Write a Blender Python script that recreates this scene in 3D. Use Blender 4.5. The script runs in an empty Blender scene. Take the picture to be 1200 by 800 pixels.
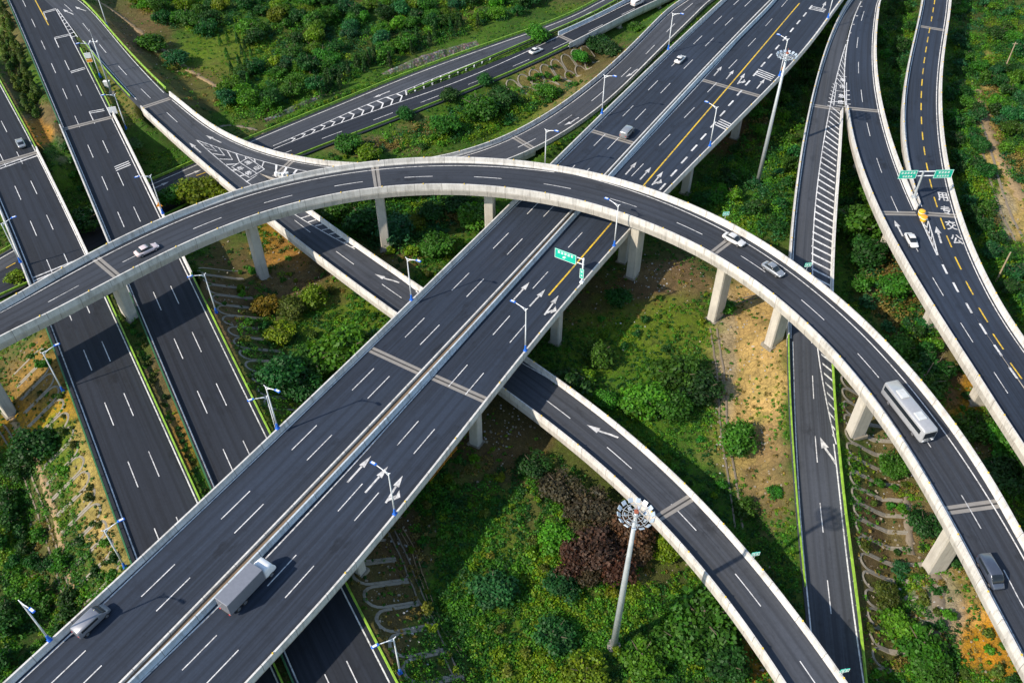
import bpy, bmesh, math, random
import numpy as np
from mathutils import Vector, Matrix
random.seed(7); RNG = np.random.default_rng(11)
sc = bpy.context.scene
COL = sc.collection
rad = math.radians

# ------------------------------------------------------------------ camera
F_PX = 1027.0                      # focal length in pixels of the 1200 px wide photograph
TH = math.atan(1000 / F_PX)        # angle below the horizon
CAM_H = 122.0
cth, sth = math.cos(TH), math.sin(TH)
cam = bpy.data.cameras.new('camera'); camo = bpy.data.objects.new('camera', cam); COL.objects.link(camo)
cam.sensor_width = 36.0; cam.lens = 36.0 * F_PX / 1200; cam.clip_start = 1; cam.clip_end = 9000
camo.location = (0, 0, CAM_H); camo.rotation_euler = (math.pi / 2 - TH, 0, 0)
sc.camera = camo
sc.render.resolution_x, sc.render.resolution_y = 1024, 682

def U(px, py, z=0.0):
    """survey point: where the sight line of a photo pixel meets the level z"""
    u = (px - 600) / F_PX; v = (py - 400) / F_PX
    r = np.array([u, cth - v * sth, -sth - v * cth])
    return r * ((CAM_H - z) / -r[2]) + np.array([0, 0, CAM_H])

def proj(P):
    P = np.asarray(P, float); x = P[..., 0]; y = P[..., 1]; z = P[..., 2] - CAM_H
    v = -y * sth - z * cth; w = y * cth - z * sth
    return 600 + F_PX * x / w, 400 + F_PX * v / w

# ------------------------------------------------------------------ light, world
SUN_EL, SUN_AZ = rad(37), rad(30)          # light travels towards SUN_AZ (from +x to +y)
d = Vector((math.cos(SUN_AZ) * math.cos(SUN_EL), math.sin(SUN_AZ) * math.cos(SUN_EL), -math.sin(SUN_EL)))
sl = bpy.data.lights.new('sun', 'SUN'); so = bpy.data.objects.new('sun', sl); COL.objects.link(so)
sl.energy = 4.8; sl.angle = rad(0.7); sl.color = (1.0, 0.88, 0.73)
so.rotation_euler = d.to_track_quat('-Z', 'Y').to_euler(); so.location = (-200, -120, 250)
w = bpy.data.worlds.new('World'); sc.world = w; w.use_nodes = True
nt = w.node_tree; bg = nt.nodes['Background']
sky = nt.nodes.new('ShaderNodeTexSky'); sky.sky_type = 'NISHITA'; sky.sun_disc = False
sky.sun_elevation = SUN_EL; sky.sun_rotation = rad(240); sky.air_density = 1.3; sky.dust_density = 0.6; sky.ozone_density = 2.0
nt.links.new(sky.outputs[0], bg.inputs[0]); bg.inputs[1].default_value = 0.15
sc.view_settings.view_transform = 'Standard'; sc.view_settings.look = 'None'
sc.view_settings.exposure = 0.45; sc.view_settings.gamma = 1.0; sc.view_settings.use_curve_mapping = False
sc.cycles.max_bounces = 5; sc.cycles.diffuse_bounces = 3; sc.cycles.transparent_max_bounces = 4

# ------------------------------------------------------------------ materials
class NT:
    def __init__(s, name):
        s.m = bpy.data.materials.new(name); s.m.use_nodes = True; s.t = s.m.node_tree
        s.b = s.t.nodes['Principled BSDF']; s.out = s.t.nodes['Material Output']
    def n(s, typ, **kw):
        x = s.t.nodes.new(typ)
        for k, v in kw.items():
            if k.startswith('i_'):
                key = k[2:]; key = int(key) if key.isdigit() else key.replace('_', ' ')
                x.inputs[key].default_value = v
            else: setattr(x, k, v)
        return x
    def l(s, a, b): s.t.links.new(a, b)
    def noise(s, vec, scale, detail=3.0, rough=0.55, dim='3D'):
        x = s.n('ShaderNodeTexNoise', i_Scale=scale, i_Detail=detail, i_Roughness=rough); s.l(vec, x.inputs['Vector']); return x.outputs['Fac']
    def ramp(s, fac, stops):
        x = s.n('ShaderNodeValToRGB'); cr = x.color_ramp
        while len(cr.elements) < len(stops): cr.elements.new(0.5)
        for e, (p, c) in zip(cr.elements, stops):
            e.position = p; e.color = c if len(c) == 4 else (*c, 1)
        s.l(fac, x.inputs[0]); return x.outputs[0]
    def mix(s, fac, a, b, mode='MIX'):
        x = s.n('ShaderNodeMix', data_type='RGBA', blend_type=mode)
        if isinstance(fac, (int, float)): x.inputs[0].default_value = fac
        else: s.l(fac, x.inputs[0])
        for v, i in ((a, 6), (b, 7)):
            if isinstance(v, tuple): x.inputs[i].default_value = v if len(v) == 4 else (*v, 1)
            else: s.l(v, x.inputs[i])
        return x.outputs[2]
    def math(s, op, a, b=0.0):
        x = s.n('ShaderNodeMath', operation=op)
        for v, i in ((a, 0), (b, 1)):
            if isinstance(v, (int, float)): x.inputs[i].default_value = v
            else: s.l(v, x.inputs[i])
        return x.outputs[0]
    def bump(s, h, strength=0.3, dist=0.05):
        x = s.n('ShaderNodeBump', i_Strength=strength, i_Distance=dist); s.l(h, x.inputs['Height']); s.l(x.outputs[0], s.b.inputs['Normal'])
    def scale(s, vec, v):
        x = s.n('ShaderNodeVectorMath', operation='MULTIPLY'); s.l(vec, x.inputs[0]); x.inputs[1].default_value = v; return x.outputs[0]

def plain(name, col, rough=0.6, metal=0.0, var=0.12, sc_=1.5):
    k = NT(name); g = k.n('ShaderNodeNewGeometry')
    f = k.noise(g.outputs['Position'], sc_, 4)
    lo = tuple(c * (1 - var) for c in col); hi = tuple(min(1, c * (1 + var)) for c in col)
    k.l(k.ramp(f, [(0.3, lo), (0.7, hi)]), k.b.inputs['Base Color'])
    k.b.inputs['Roughness'].default_value = rough; k.b.inputs['Metallic'].default_value = metal
    return k.m

def asphalt(name, base, warm):
    """base, warm: the two tones the paving drifts between; wheel tracks run along the road (uv: x across, y along, metres)"""
    k = NT(name); uv = k.n('ShaderNodeUVMap').outputs[0]
    g = k.n('ShaderNodeNewGeometry').outputs['Position']
    big = k.noise(g, 0.035, 3); fine = k.noise(g, 2.2, 5, 0.7); mid = k.noise(g, 0.35, 4, 0.6)
    st = k.noise(k.scale(uv, (1.3, 0.012, 1)), 1.0, 4, 0.6)
    st2 = k.noise(k.scale(uv, (3.5, 0.03, 1)), 1.0, 3, 0.6)
    c = k.mix(k.ramp(big, [(0.35, (0, 0, 0)), (0.65, (1, 1, 1))]), base, warm)
    c = k.mix(k.ramp(st, [(0.35, (0, 0, 0)), (0.7, (0.75, 0.75, 0.75))]), c, tuple(x * 1.55 for x in base))
    c = k.mix(k.ramp(st2, [(0.46, (0, 0, 0)), (0.74, (0.7, 0.7, 0.7))]), c, tuple(x * 0.45 for x in base))
    c = k.mix(k.ramp(mid, [(0.56, (0, 0, 0)), (0.75, (0.45, 0.45, 0.45))]), c, tuple(x * 0.45 for x in base))
    pt = k.noise(k.scale(uv, (0.25, 0.11, 1)), 1.0, 6, 0.7)
    c = k.mix(k.ramp(pt, [(0.575, (0, 0, 0)), (0.66, (0.7, 0.7, 0.7))]), c, tuple(x * 0.3 for x in base))
    pq = k.noise(k.scale(uv, (0.09, 0.02, 1)), 1.0, 3, 0.5)
    c = k.mix(k.ramp(pq, [(0.46, (0, 0, 0)), (0.66, (0.75, 0.75, 0.75))]), c, tuple(x * 1.7 for x in base))
    c = k.mix(0.35, c, k.ramp(fine, [(0.25, (0.2, 0.2, 0.2)), (0.8, (1, 1, 1))]), 'MULTIPLY')
    sx = k.n('ShaderNodeSeparateXYZ'); k.l(uv, sx.inputs[0]); tw = k.math('SINE', k.math('MULTIPLY', k.math('ADD', sx.outputs['X'], k.math('MULTIPLY', big, 1.2)), 3.6))
    c = k.mix(k.ramp(k.math('MULTIPLY', tw, k.noise(k.scale(uv, (0.3, 0.015, 1)), 1.0, 3)), [(0.05, (0, 0, 0)), (0.6, (0.55,) * 3)]), c, tuple(x * 0.55 for x in base))
    k.l(c, k.b.inputs['Base Color'])
    k.l(k.ramp(st, [(0.3, (0.9,) * 3), (0.7, (0.72,) * 3)]), k.b.inputs['Roughness'])
    k.b.inputs['Specular IOR Level'].default_value = 0.35
    k.bump(fine, 0.25, 0.03)
    return k.m

def concrete(name, col, stain=0.35, dirt=(0.2, 0.17, 0.13), seam=0.0):
    k = NT(name); g = k.n('ShaderNodeNewGeometry').outputs['Position']
    a = k.noise(g, 0.5, 5, 0.65); b = k.noise(k.scale(g, (2.2, 2.2, 0.18)), 1.0, 4, 0.6); f = k.noise(g, 5, 3)
    c = k.ramp(a, [(0.25, tuple(x * 0.8 for x in col)), (0.75, tuple(min(1, x * 1.1) for x in col))])
    c = k.mix(k.ramp(b, [(0.5, (0, 0, 0)), (0.78, (stain,) * 3)]), c, dirt)
    c = k.mix(0.25, c, k.ramp(f, [(0.2, (0.5,) * 3), (0.8, (1,) * 3)]), 'MULTIPLY')
    if seam:
        uv = k.n('ShaderNodeUVMap').outputs[0]; sx = k.n('ShaderNodeSeparateXYZ'); k.l(uv, sx.inputs[0]); sy = sx.outputs['Y']
        cell = k.math('FLOOR', k.math('DIVIDE', sy, seam)); wn = k.n('ShaderNodeTexWhiteNoise', noise_dimensions='1D'); k.l(cell, wn.inputs['W'])
        c = k.mix(0.7, c, k.ramp(wn.outputs['Value'], [(0, (0.84,) * 3), (1, (1.0,) * 3)]), 'MULTIPLY')
        fr = k.math('FRACT', k.math('DIVIDE', sy, seam)); ln = k.math('LESS_THAN', fr, 0.07 / seam * 1.5)
        c = k.mix(k.math('MULTIPLY', ln, 0.65), c, (0.10, 0.09, 0.08))
        cx = k.n('ShaderNodeCombineXYZ'); k.l(sy, cx.inputs[0]); sz = k.n('ShaderNodeSeparateXYZ'); k.l(g, sz.inputs[0]); k.l(k.math('MULTIPLY', sz.outputs['Z'], 0.22), cx.inputs[1])
        dr = k.noise(cx.outputs[0], 0.9, 5, 0.7); c = k.mix(k.ramp(dr, [(0.50, (0, 0, 0)), (0.72, (0.6,) * 3)]), c, (0.16, 0.15, 0.13))
    k.l(c, k.b.inputs['Base Color']); k.b.inputs['Roughness'].default_value = 0.85
    k.bump(f, 0.2, 0.03)
    return k.m

def paint(name, col, under=(0.06, 0.06, 0.065)):
    k = NT(name); g = k.n('ShaderNodeNewGeometry').outputs['Position']
    a = k.noise(g, 1.6, 6, 0.75); b = k.noise(g, 0.12, 2)
    f = k.math('ADD', a, k.math('MULTIPLY', b, 0.35))
    k.l(k.mix(k.ramp(f, [(0.62, (0.06,) * 3), (0.88, (0.85,) * 3)]), col, under), k.b.inputs['Base Color'])
    k.b.inputs['Roughness'].default_value = 0.6
    return k.m

def foliage(name):
    k = NT(name)
    oi = k.n('ShaderNodeObjectInfo'); at = k.n('ShaderNodeVertexColor', layer_name='tone')
    c = k.mix(1.0, oi.outputs['Color'], at.outputs['Color'], 'MULTIPLY')
    hs = k.n('ShaderNodeHueSaturation'); k.l(c, hs.inputs['Color'])
    k.l(k.math('ADD', k.math('MULTIPLY', oi.outputs['Random'], 0.03), 0.483), hs.inputs['Hue'])
    k.l(k.math('ADD', k.math('MULTIPLY', oi.outputs['Random'], 0.45), 0.8), hs.inputs['Value'])
    k.l(hs.outputs[0], k.b.inputs['Base Color']); k.b.inputs['Roughness'].default_value = 0.55
    k.b.inputs['Specular IOR Level'].default_value = 0.25
    tr = k.n('ShaderNodeBsdfTranslucent'); k.l(k.mix(1.0, hs.outputs[0], (1.6, 1.7, 0.5), 'MULTIPLY'), tr.inputs[0])
    mx = k.n('ShaderNodeMixShader'); mx.inputs[0].default_value = 0.28
    k.l(k.b.outputs[0], mx.inputs[1]); k.l(tr.outputs[0], mx.inputs[2]); k.l(mx.outputs[0], k.out.inputs[0])
    return k.m

def ground_mat():
    k = NT('ground'); g = k.n('ShaderNodeNewGeometry').outputs['Position']; at = k.n('ShaderNodeVertexColor', layer_name='tone')
    a = k.noise(g, 0.8, 6, 0.7); b = k.noise(g, 3.5, 5, 0.7); c3 = k.noise(g, 0.22, 4, 0.6)
    c = k.mix(0.75, at.outputs['Color'], k.ramp(a, [(0.3, (0.6,) * 3), (0.7, (1.45, 1.45, 1.35))]), 'MULTIPLY')
    c = k.mix(0.6, c, k.ramp(b, [(0.3, (0.55,) * 3), (0.7, (1.5, 1.5, 1.35))]), 'MULTIPLY')
    v = k.n('ShaderNodeTexVoronoi', i_Scale=2.3); k.l(g, v.inputs['Vector'])
    c = k.mix(k.ramp(v.outputs['Distance'], [(0.05, (0.5,) * 3), (0.16, (0,) * 3)]), c, (0.30, 0.27, 0.21))
    c = k.mix(k.ramp(c3, [(0.5, (0, 0, 0)), (0.75, (0.35,) * 3)]), c, (0.10, 0.075, 0.035))
    v2 = k.n('ShaderNodeTexVoronoi', i_Scale=0.8, feature='DISTANCE_TO_EDGE'); nz = k.n('ShaderNodeTexNoise', i_Scale=0.7, i_Detail=4.0); k.l(g, nz.inputs['Vector']); k.l(k.mix(0.9, g, nz.outputs['Color'], 'ADD'), v2.inputs['Vector'])
    c = k.mix(k.ramp(v2.outputs['Distance'], [(0.0, (0.5,) * 3), (0.08, (0,) * 3)]), c, (0.05, 0.045, 0.02))
    k.l(c, k.b.inputs['Base Color']); k.b.inputs['Roughness'].default_value = 0.95; k.b.inputs['Specular IOR Level'].default_value = 0.1
    k.bump(k.math('ADD', a, b), 0.8, 0.25)
    return k.m

M = dict(
    asph_a=asphalt('dark blue asphalt', (0.015, 0.019, 0.028), (0.019, 0.022, 0.028)),
    asph_m=asphalt('main bridge asphalt', (0.019, 0.028, 0.046), (0.024, 0.031, 0.046)),
    asph_r=asphalt('ramp asphalt', (0.044, 0.050, 0.062), (0.054, 0.057, 0.062)),
    asph_t=asphalt('flyover asphalt', (0.030, 0.036, 0.048), (0.038, 0.041, 0.048)),
    parapet=concrete('parapet concrete', (0.66, 0.645, 0.61), 0.3, seam=6.0),
    parapet_shade=concrete('shade tinted parapet', (0.53, 0.60, 0.65), 0.3, seam=6.0),  # parapet concrete again, with the blue of skylit shade put into its colour
    deck=concrete('deck concrete', (0.52, 0.49, 0.44), 0.3, seam=4.0),
    pier=concrete('pier concrete', (0.48, 0.45, 0.39), 0.45),
    joint=concrete('joint concrete', (0.25, 0.235, 0.215), 0.4),
    slot=plain('joint rubber', (0.03, 0.03, 0.03), 0.8),
    median=concrete('dusty median cover', (0.19, 0.13, 0.08), 0.5),
    white=paint('white road paint', (0.70, 0.695, 0.68)),
    worn=paint('worn white road paint', (0.62, 0.61, 0.59), (0.05, 0.052, 0.06)),
    yellow=paint('yellow road paint', (0.74, 0.48, 0.015)),
    rail_green=plain('lime guardrail paint', (0.20, 0.36, 0.03), 0.55, 0, 0.35, 1.2),
    rail_dark=plain('dark green guardrail paint', (0.035, 0.13, 0.045), 0.5),
    post=plain('galvanised post', (0.35, 0.4, 0.3), 0.5, 0.3),
    lamp_white=plain('white lamp paint', (0.72, 0.75, 0.78), 0.35, 0.0, 0.05),
    lamp_blue=plain('blue lamp paint', (0.02, 0.13, 0.55), 0.4, 0.0, 0.05),
    steel=plain('grey mast steel', (0.42, 0.46, 0.48), 0.45, 0.3, 0.1),
    flood=plain('floodlight glass', (0.40, 0.47, 0.54), 0.25, 0.2, 0.1),
    red=plain('rust red cap', (0.30, 0.09, 0.05), 0.6),
    sign_green=plain('green sign sheet', (0.005, 0.42, 0.30), 0.45, 0.0, 0.06),
    sign_white=plain('sign white', (0.8, 0.8, 0.8), 0.5, 0.0, 0.04),
    orange=plain('orange sign sheet', (0.75, 0.28, 0.02), 0.5),
    reflector=plain('amber reflector', (0.7, 0.48, 0.06), 0.4),
    barrel=plain('yellow barrel plastic', (0.75, 0.42, 0.03), 0.5),
    wood=plain('weathered wood', (0.33, 0.26, 0.17), 0.85, 0, 0.25, 3),
    trunk=plain('bark', (0.10, 0.075, 0.05), 0.9, 0, 0.3, 4),
    tyre=plain('tyre rubber', (0.02, 0.02, 0.02), 0.85), rim=plain('alloy rim', (0.5, 0.5, 0.52), 0.35, 0.8),
    glass=plain('car glass', (0.015, 0.02, 0.025), 0.08), headlight=plain('clear lamp', (0.8, 0.82, 0.85), 0.15), tail=plain('red lamp lens', (0.45, 0.02, 0.02), 0.25),
    rib=concrete('slope rib concrete', (0.25, 0.225, 0.18), 0.6, (0.08, 0.07, 0.03)), ditch=concrete('ditch stone', (0.20, 0.165, 0.12), 0.6, (0.07, 0.055, 0.03)),
    dirt=plain('sandy track', (0.25, 0.175, 0.09), 0.95, 0, 0.3, 2), cabinet=plain('grey cabinet', (0.5, 0.52, 0.52), 0.5),
    leaf=foliage('leaves'), ground=ground_mat(),
    litter=plain('pale litter', (0.36, 0.36, 0.35), 0.7, 0, 0.5, 0.5),
)
def carpaint(name, col, metal=0.2):
    k = NT(name); k.b.inputs['Base Color'].default_value = (*col, 1); k.b.inputs['Roughness'].default_value = 0.28
    g = k.n('ShaderNodeNewGeometry').outputs['Position']; f = k.noise(g, 2.0, 4)
    k.l(k.ramp(f, [(0.3, tuple(c * 0.88 for c in col)), (0.7, col)]), k.b.inputs['Base Color'])
    k.b.inputs['Metallic'].default_value = metal; k.b.inputs['Coat Weight'].default_value = 0.5; return k.m

# ------------------------------------------------------------------ object helpers
def tag(o, label=None, cat=None, group=None, kind=None):
    for k, v in (('label', label), ('category', cat), ('group', group), ('kind', kind)):
        if v: o[k] = v
    return o

def mesh(name, V, Fc, mat=None, uv=None, smooth=False):
    me = bpy.data.meshes.new(name); me.from_pydata([tuple(map(float, v)) for v in V], [], Fc)
    if mat: me.materials.append(mat)
    if uv is not None:
        l = me.uv_layers.new(name='UVMap')
        for lp in me.loops: l.data[lp.index].uv = uv[lp.vertex_index]
    if smooth: me.polygons.foreach_set('use_smooth', [True] * len(me.polygons))
    me.validate(); me.update(); return me

def link(name, me, parent=None, loc=None, rot=None):
    o = bpy.data.objects.new(name, me); COL.objects.link(o)
    if parent: o.parent = parent
    if loc is not None: o.location = loc
    if rot is not None: o.rotation_euler = rot
    return o

def empty(name, loc=(0, 0, 0), rz=0):
    o = bpy.data.objects.new(name, None); COL.objects.link(o); o.location = loc; o.rotation_euler = (0, 0, rz); o.empty_display_size = 0.5; return o

class MB:
    """collects simple solids into one mesh"""
    def __init__(s): s.V = []; s.F = []
    def add(s, V, Fc):
        k = len(s.V); s.V += [tuple(v) for v in V]; s.F += [tuple(i + k for i in f) for f in Fc]
    def box(s, c, size, rz=0, bev=0.0, rot=None):
        a, b, h = [x / 2 for x in size]
        if bev:
            bm = bmesh.new(); bmesh.ops.create_cube(bm, size=1)
            for v in bm.verts: v.co = Vector((v.co.x * size[0], v.co.y * size[1], v.co.z * size[2]))
            bmesh.ops.bevel(bm, geom=list(bm.edges), offset=bev, segments=2, affect='EDGES', profile=0.5)
            V = [v.co.copy() for v in bm.verts]; Fc = [[v.index for v in f.verts] for f in bm.faces]; bm.free()
        else:
            V = [Vector((x, y, z)) for x in (-a, a) for y in (-b, b) for z in (-h, h)]
            Fc = [(0, 1, 3, 2), (4, 6, 7, 5), (0, 4, 5, 1), (2, 3, 7, 6), (0, 2, 6, 4), (1, 5, 7, 3)]
        R = rot if rot is not None else Matrix.Rotation(rz, 3, 'Z')
        s.add([R @ v + Vector(c) for v in V], Fc); return s
    def tube(s, pts, radii, n=8, cap=True):
        pts = [Vector(p) for p in pts]
        if isinstance(radii, (int, float)): radii = [radii] * len(pts)
        V = []; Fc = []
        for i, p in enumerate(pts):
            t = (pts[min(i + 1, len(pts) - 1)] - pts[max(i - 1, 0)]).normalized()
            ref = Vector((0, 0, 1)) if abs(t.z) < 0.9 else Vector((1, 0, 0))
            a = t.cross(ref).normalized(); b = t.cross(a)
            for k in range(n):
                q = 2 * math.pi * k / n; V.append(p + (a * math.cos(q) + b * math.sin(q)) * radii[i])
        for i in range(len(pts) - 1):
            for k in range(n): Fc.append((i * n + k, i * n + (k + 1) % n, (i + 1) * n + (k + 1) % n, (i + 1) * n + k))
        if cap: Fc += [tuple(range(n))[::-1], tuple((len(pts) - 1) * n + k for k in range(n))]
        s.add(V, Fc); return s
    def ring(s, c, R, r, n=28, m=6):
        V = []; Fc = []
        for i in range(n):
            a = 2 * math.pi * i / n
            for j in range(m):
                b = 2 * math.pi * j / m; q = R + r * math.cos(b)
                V.append((c[0] + q * math.cos(a), c[1] + q * math.sin(a), c[2] + r * math.sin(b)))
        for i in range(n):
            for j in range(m): Fc.append((i * m + j, ((i + 1) % n) * m + j, ((i + 1) % n) * m + (j + 1) % m, i * m + (j + 1) % m))
        s.add(V, Fc); return s
    def me(s, name, mat, smooth=False): return mesh(name, s.V, s.F, mat, smooth=smooth)
    def build(s, name, mat, parent=None, smooth=False, loc=None): return link(name, s.me(name, mat, smooth), parent, loc)

# ------------------------------------------------------------------ roads as surveyed curves
def fit(P, deg, n):
    d_ = np.r_[0, np.cumsum(np.linalg.norm(np.diff(P[:, :2], axis=0), axis=1))]; t = d_ / d_[-1]
    deg = min(deg, len(P) - 1); tt = np.linspace(0, 1, n)
    return np.stack([np.polyval(np.polyfit(t, P[:, i], deg), tt) for i in range(2)] + [np.interp(tt, t, P[:, 2])], 1)

class Road:
    def __init__(s, L, R, zf, deg=4, top=1.2, pad=(0, 0), ext=(0, 0), n=150, degR=None):
        def pts(A):
            out = []
            for p in A:
                z = zf(p[0], p[1]); q = U(p[0], p[1], z + (p[2] if len(p) > 2 else top)); out.append((q[0], q[1], z))
            return np.array(out)
        Lp = fit(pts(L), deg, 2 * n); Rp = fit(pts(R), degR or deg, 2 * n)
        C = (Lp[::2] + Rp[::2]) / 2
        def frames(C):
            T = np.gradient(C[:, :2], axis=0); T /= np.linalg.norm(T, axis=1)[:, None]
            return T, np.stack([-T[:, 1], T[:, 0]], 1)
        T, N = frames(C)
        sgn = np.sign(np.mean(np.sum((Lp[::2, :2] - C[:, :2]) * N, 1))); N = N * sgn
        def dist(E):
            out = []
            for c, t, nn in zip(C, T, N):
                u = (E[:, :2] - c[:2]) @ t; v = (E[:, :2] - c[:2]) @ nn
                idx = np.where(np.sign(u[:-1]) != np.sign(u[1:]))[0]
                if len(idx):
                    i = idx[np.argmin(np.abs(v[idx]))]; f = u[i] / (u[i] - u[i + 1] + 1e-12); out.append(v[i] + f * (v[i + 1] - v[i]))
                else: out.append(np.nan)
            o = np.array(out); ok = ~np.isnan(o); o = np.interp(np.arange(len(o)), np.where(ok)[0], o[ok])
            k = np.ones(9) / 9; return np.convolve(np.pad(o, 4, 'edge'), k, 'valid')
        wl, wr = dist(Lp), -dist(Rp)
        st = np.linalg.norm(C[1] - C[0]); st2 = np.linalg.norm(C[-1] - C[-2])
        def extend(C, wl, wr, m, head):
            k = int(m // 2)
            if k < 1: return C, wl, wr
            if head: dv = (C[0] - C[3]) / np.linalg.norm((C[0] - C[3])[:2]); dv[2] = 0; E = np.array([C[0] + dv * 2 * i for i in range(k, 0, -1)]); return np.r_[E, C], np.r_[np.full(k, wl[0]), wl], np.r_[np.full(k, wr[0]), wr]
            dv = (C[-1] - C[-4]) / np.linalg.norm((C[-1] - C[-4])[:2]); dv[2] = 0; E = np.array([C[-1] + dv * 2 * i for i in range(1, k + 1)]); return np.r_[C, E], np.r_[wl, np.full(k, wl[-1])], np.r_[wr, np.full(k, wr[-1])]
        C, wl, wr = extend(C, wl, wr, ext[0], True); C, wl, wr = extend(C, wl, wr, ext[1], False)
        s.C = C; s.T, N = frames(C); s.N = N * sgn; s.wl = wl + pad[0]; s.wr = wr + pad[1]
        s.S = np.r_[0, np.cumsum(np.linalg.norm(np.diff(C[:, :2], axis=0), axis=1))]; s.len = s.S[-1]
    def at(s, q):
        f = lambda a: np.interp(q, s.S, a)
        n = np.array([f(s.N[:, 0]), f(s.N[:, 1])]); n /= np.linalg.norm(n)
        t = np.array([f(s.T[:, 0]), f(s.T[:, 1])]); t /= np.linalg.norm(t)
        return np.array([f(s.C[:, 0]), f(s.C[:, 1]), f(s.C[:, 2])]), n, t, f(s.wl), f(s.wr)
    def P(s, q, lat, dz=0.0):
        c, n, t, a, b = s.at(q); o = 0.0
        if q < 0: o = q
        if q > s.len: o = q - s.len
        return np.array([c[0] + n[0] * lat + t[0] * o, c[1] + n[1] * lat + t[1] * o, c[2] + dz])
    def loc_xy(s, x, y):
        i = int(np.argmin((s.C[:, 0] - x) ** 2 + (s.C[:, 1] - y) ** 2)); d_ = np.array([x, y]) - s.C[i, :2]
        q = s.S[i] + d_ @ s.T[i]; c, n, t, _, _ = s.at(q); d_ = np.array([x, y]) - c[:2]
        return q + (0 if 0 <= q <= s.len else 0), d_ @ n
    def loc(s, px, py, dz=0.0):
        z = float(np.mean(s.C[:, 2]))
        for _ in range(4):
            p = U(px, py, z + dz); q, lat = s.loc_xy(p[0], p[1]); z = s.at(q)[0][2]
        return q, lat
    def qs(s, a, b, step=2.0): return np.linspace(a, b, max(2, int(abs(b - a) / step) + 1))

def sweep(name, r, a, b, prof, mat, parent=None, closed=True, step=2.0, skip=None):
    """prof: (side, inset, dz): lateral = wl - inset on side 'L', -(wr - inset) on 'R', inset itself on 'C'"""
    V = []; UV = []; Q = r.qs(a, b, step); n = len(prof)
    for q in Q:
        c, nn, t, wl, wr = r.at(q)
        for sd, ins, dz in prof:
            lat = wl - ins if sd == 'L' else (-(wr - ins) if sd == 'R' else ins)
            V.append((c[0] + nn[0] * lat, c[1] + nn[1] * lat, c[2] + dz)); UV.append((lat, q))
    Fc = []
    for i in range(len(Q) - 1):
        for k in range(n if closed else n - 1):
            k2 = (k + 1) % n; Fc.append((i * n + k, i * n + k2, (i + 1) * n + k2, (i + 1) * n + k))
    if closed: Fc += [tuple(range(n)), tuple((len(Q) - 1) * n + k for k in range(n))[::-1]]
    return link(name, mesh(name, V, Fc, mat, UV), parent)

def parapet_prof(side, h=1.2, wd=0.46, base=-0.25):
    return [(side, 0, base), (side, 0, h), (side, 0.27, h), (side, 0.33, 0.45), (side, wd, 0.12), (side, wd, base)]

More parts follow.
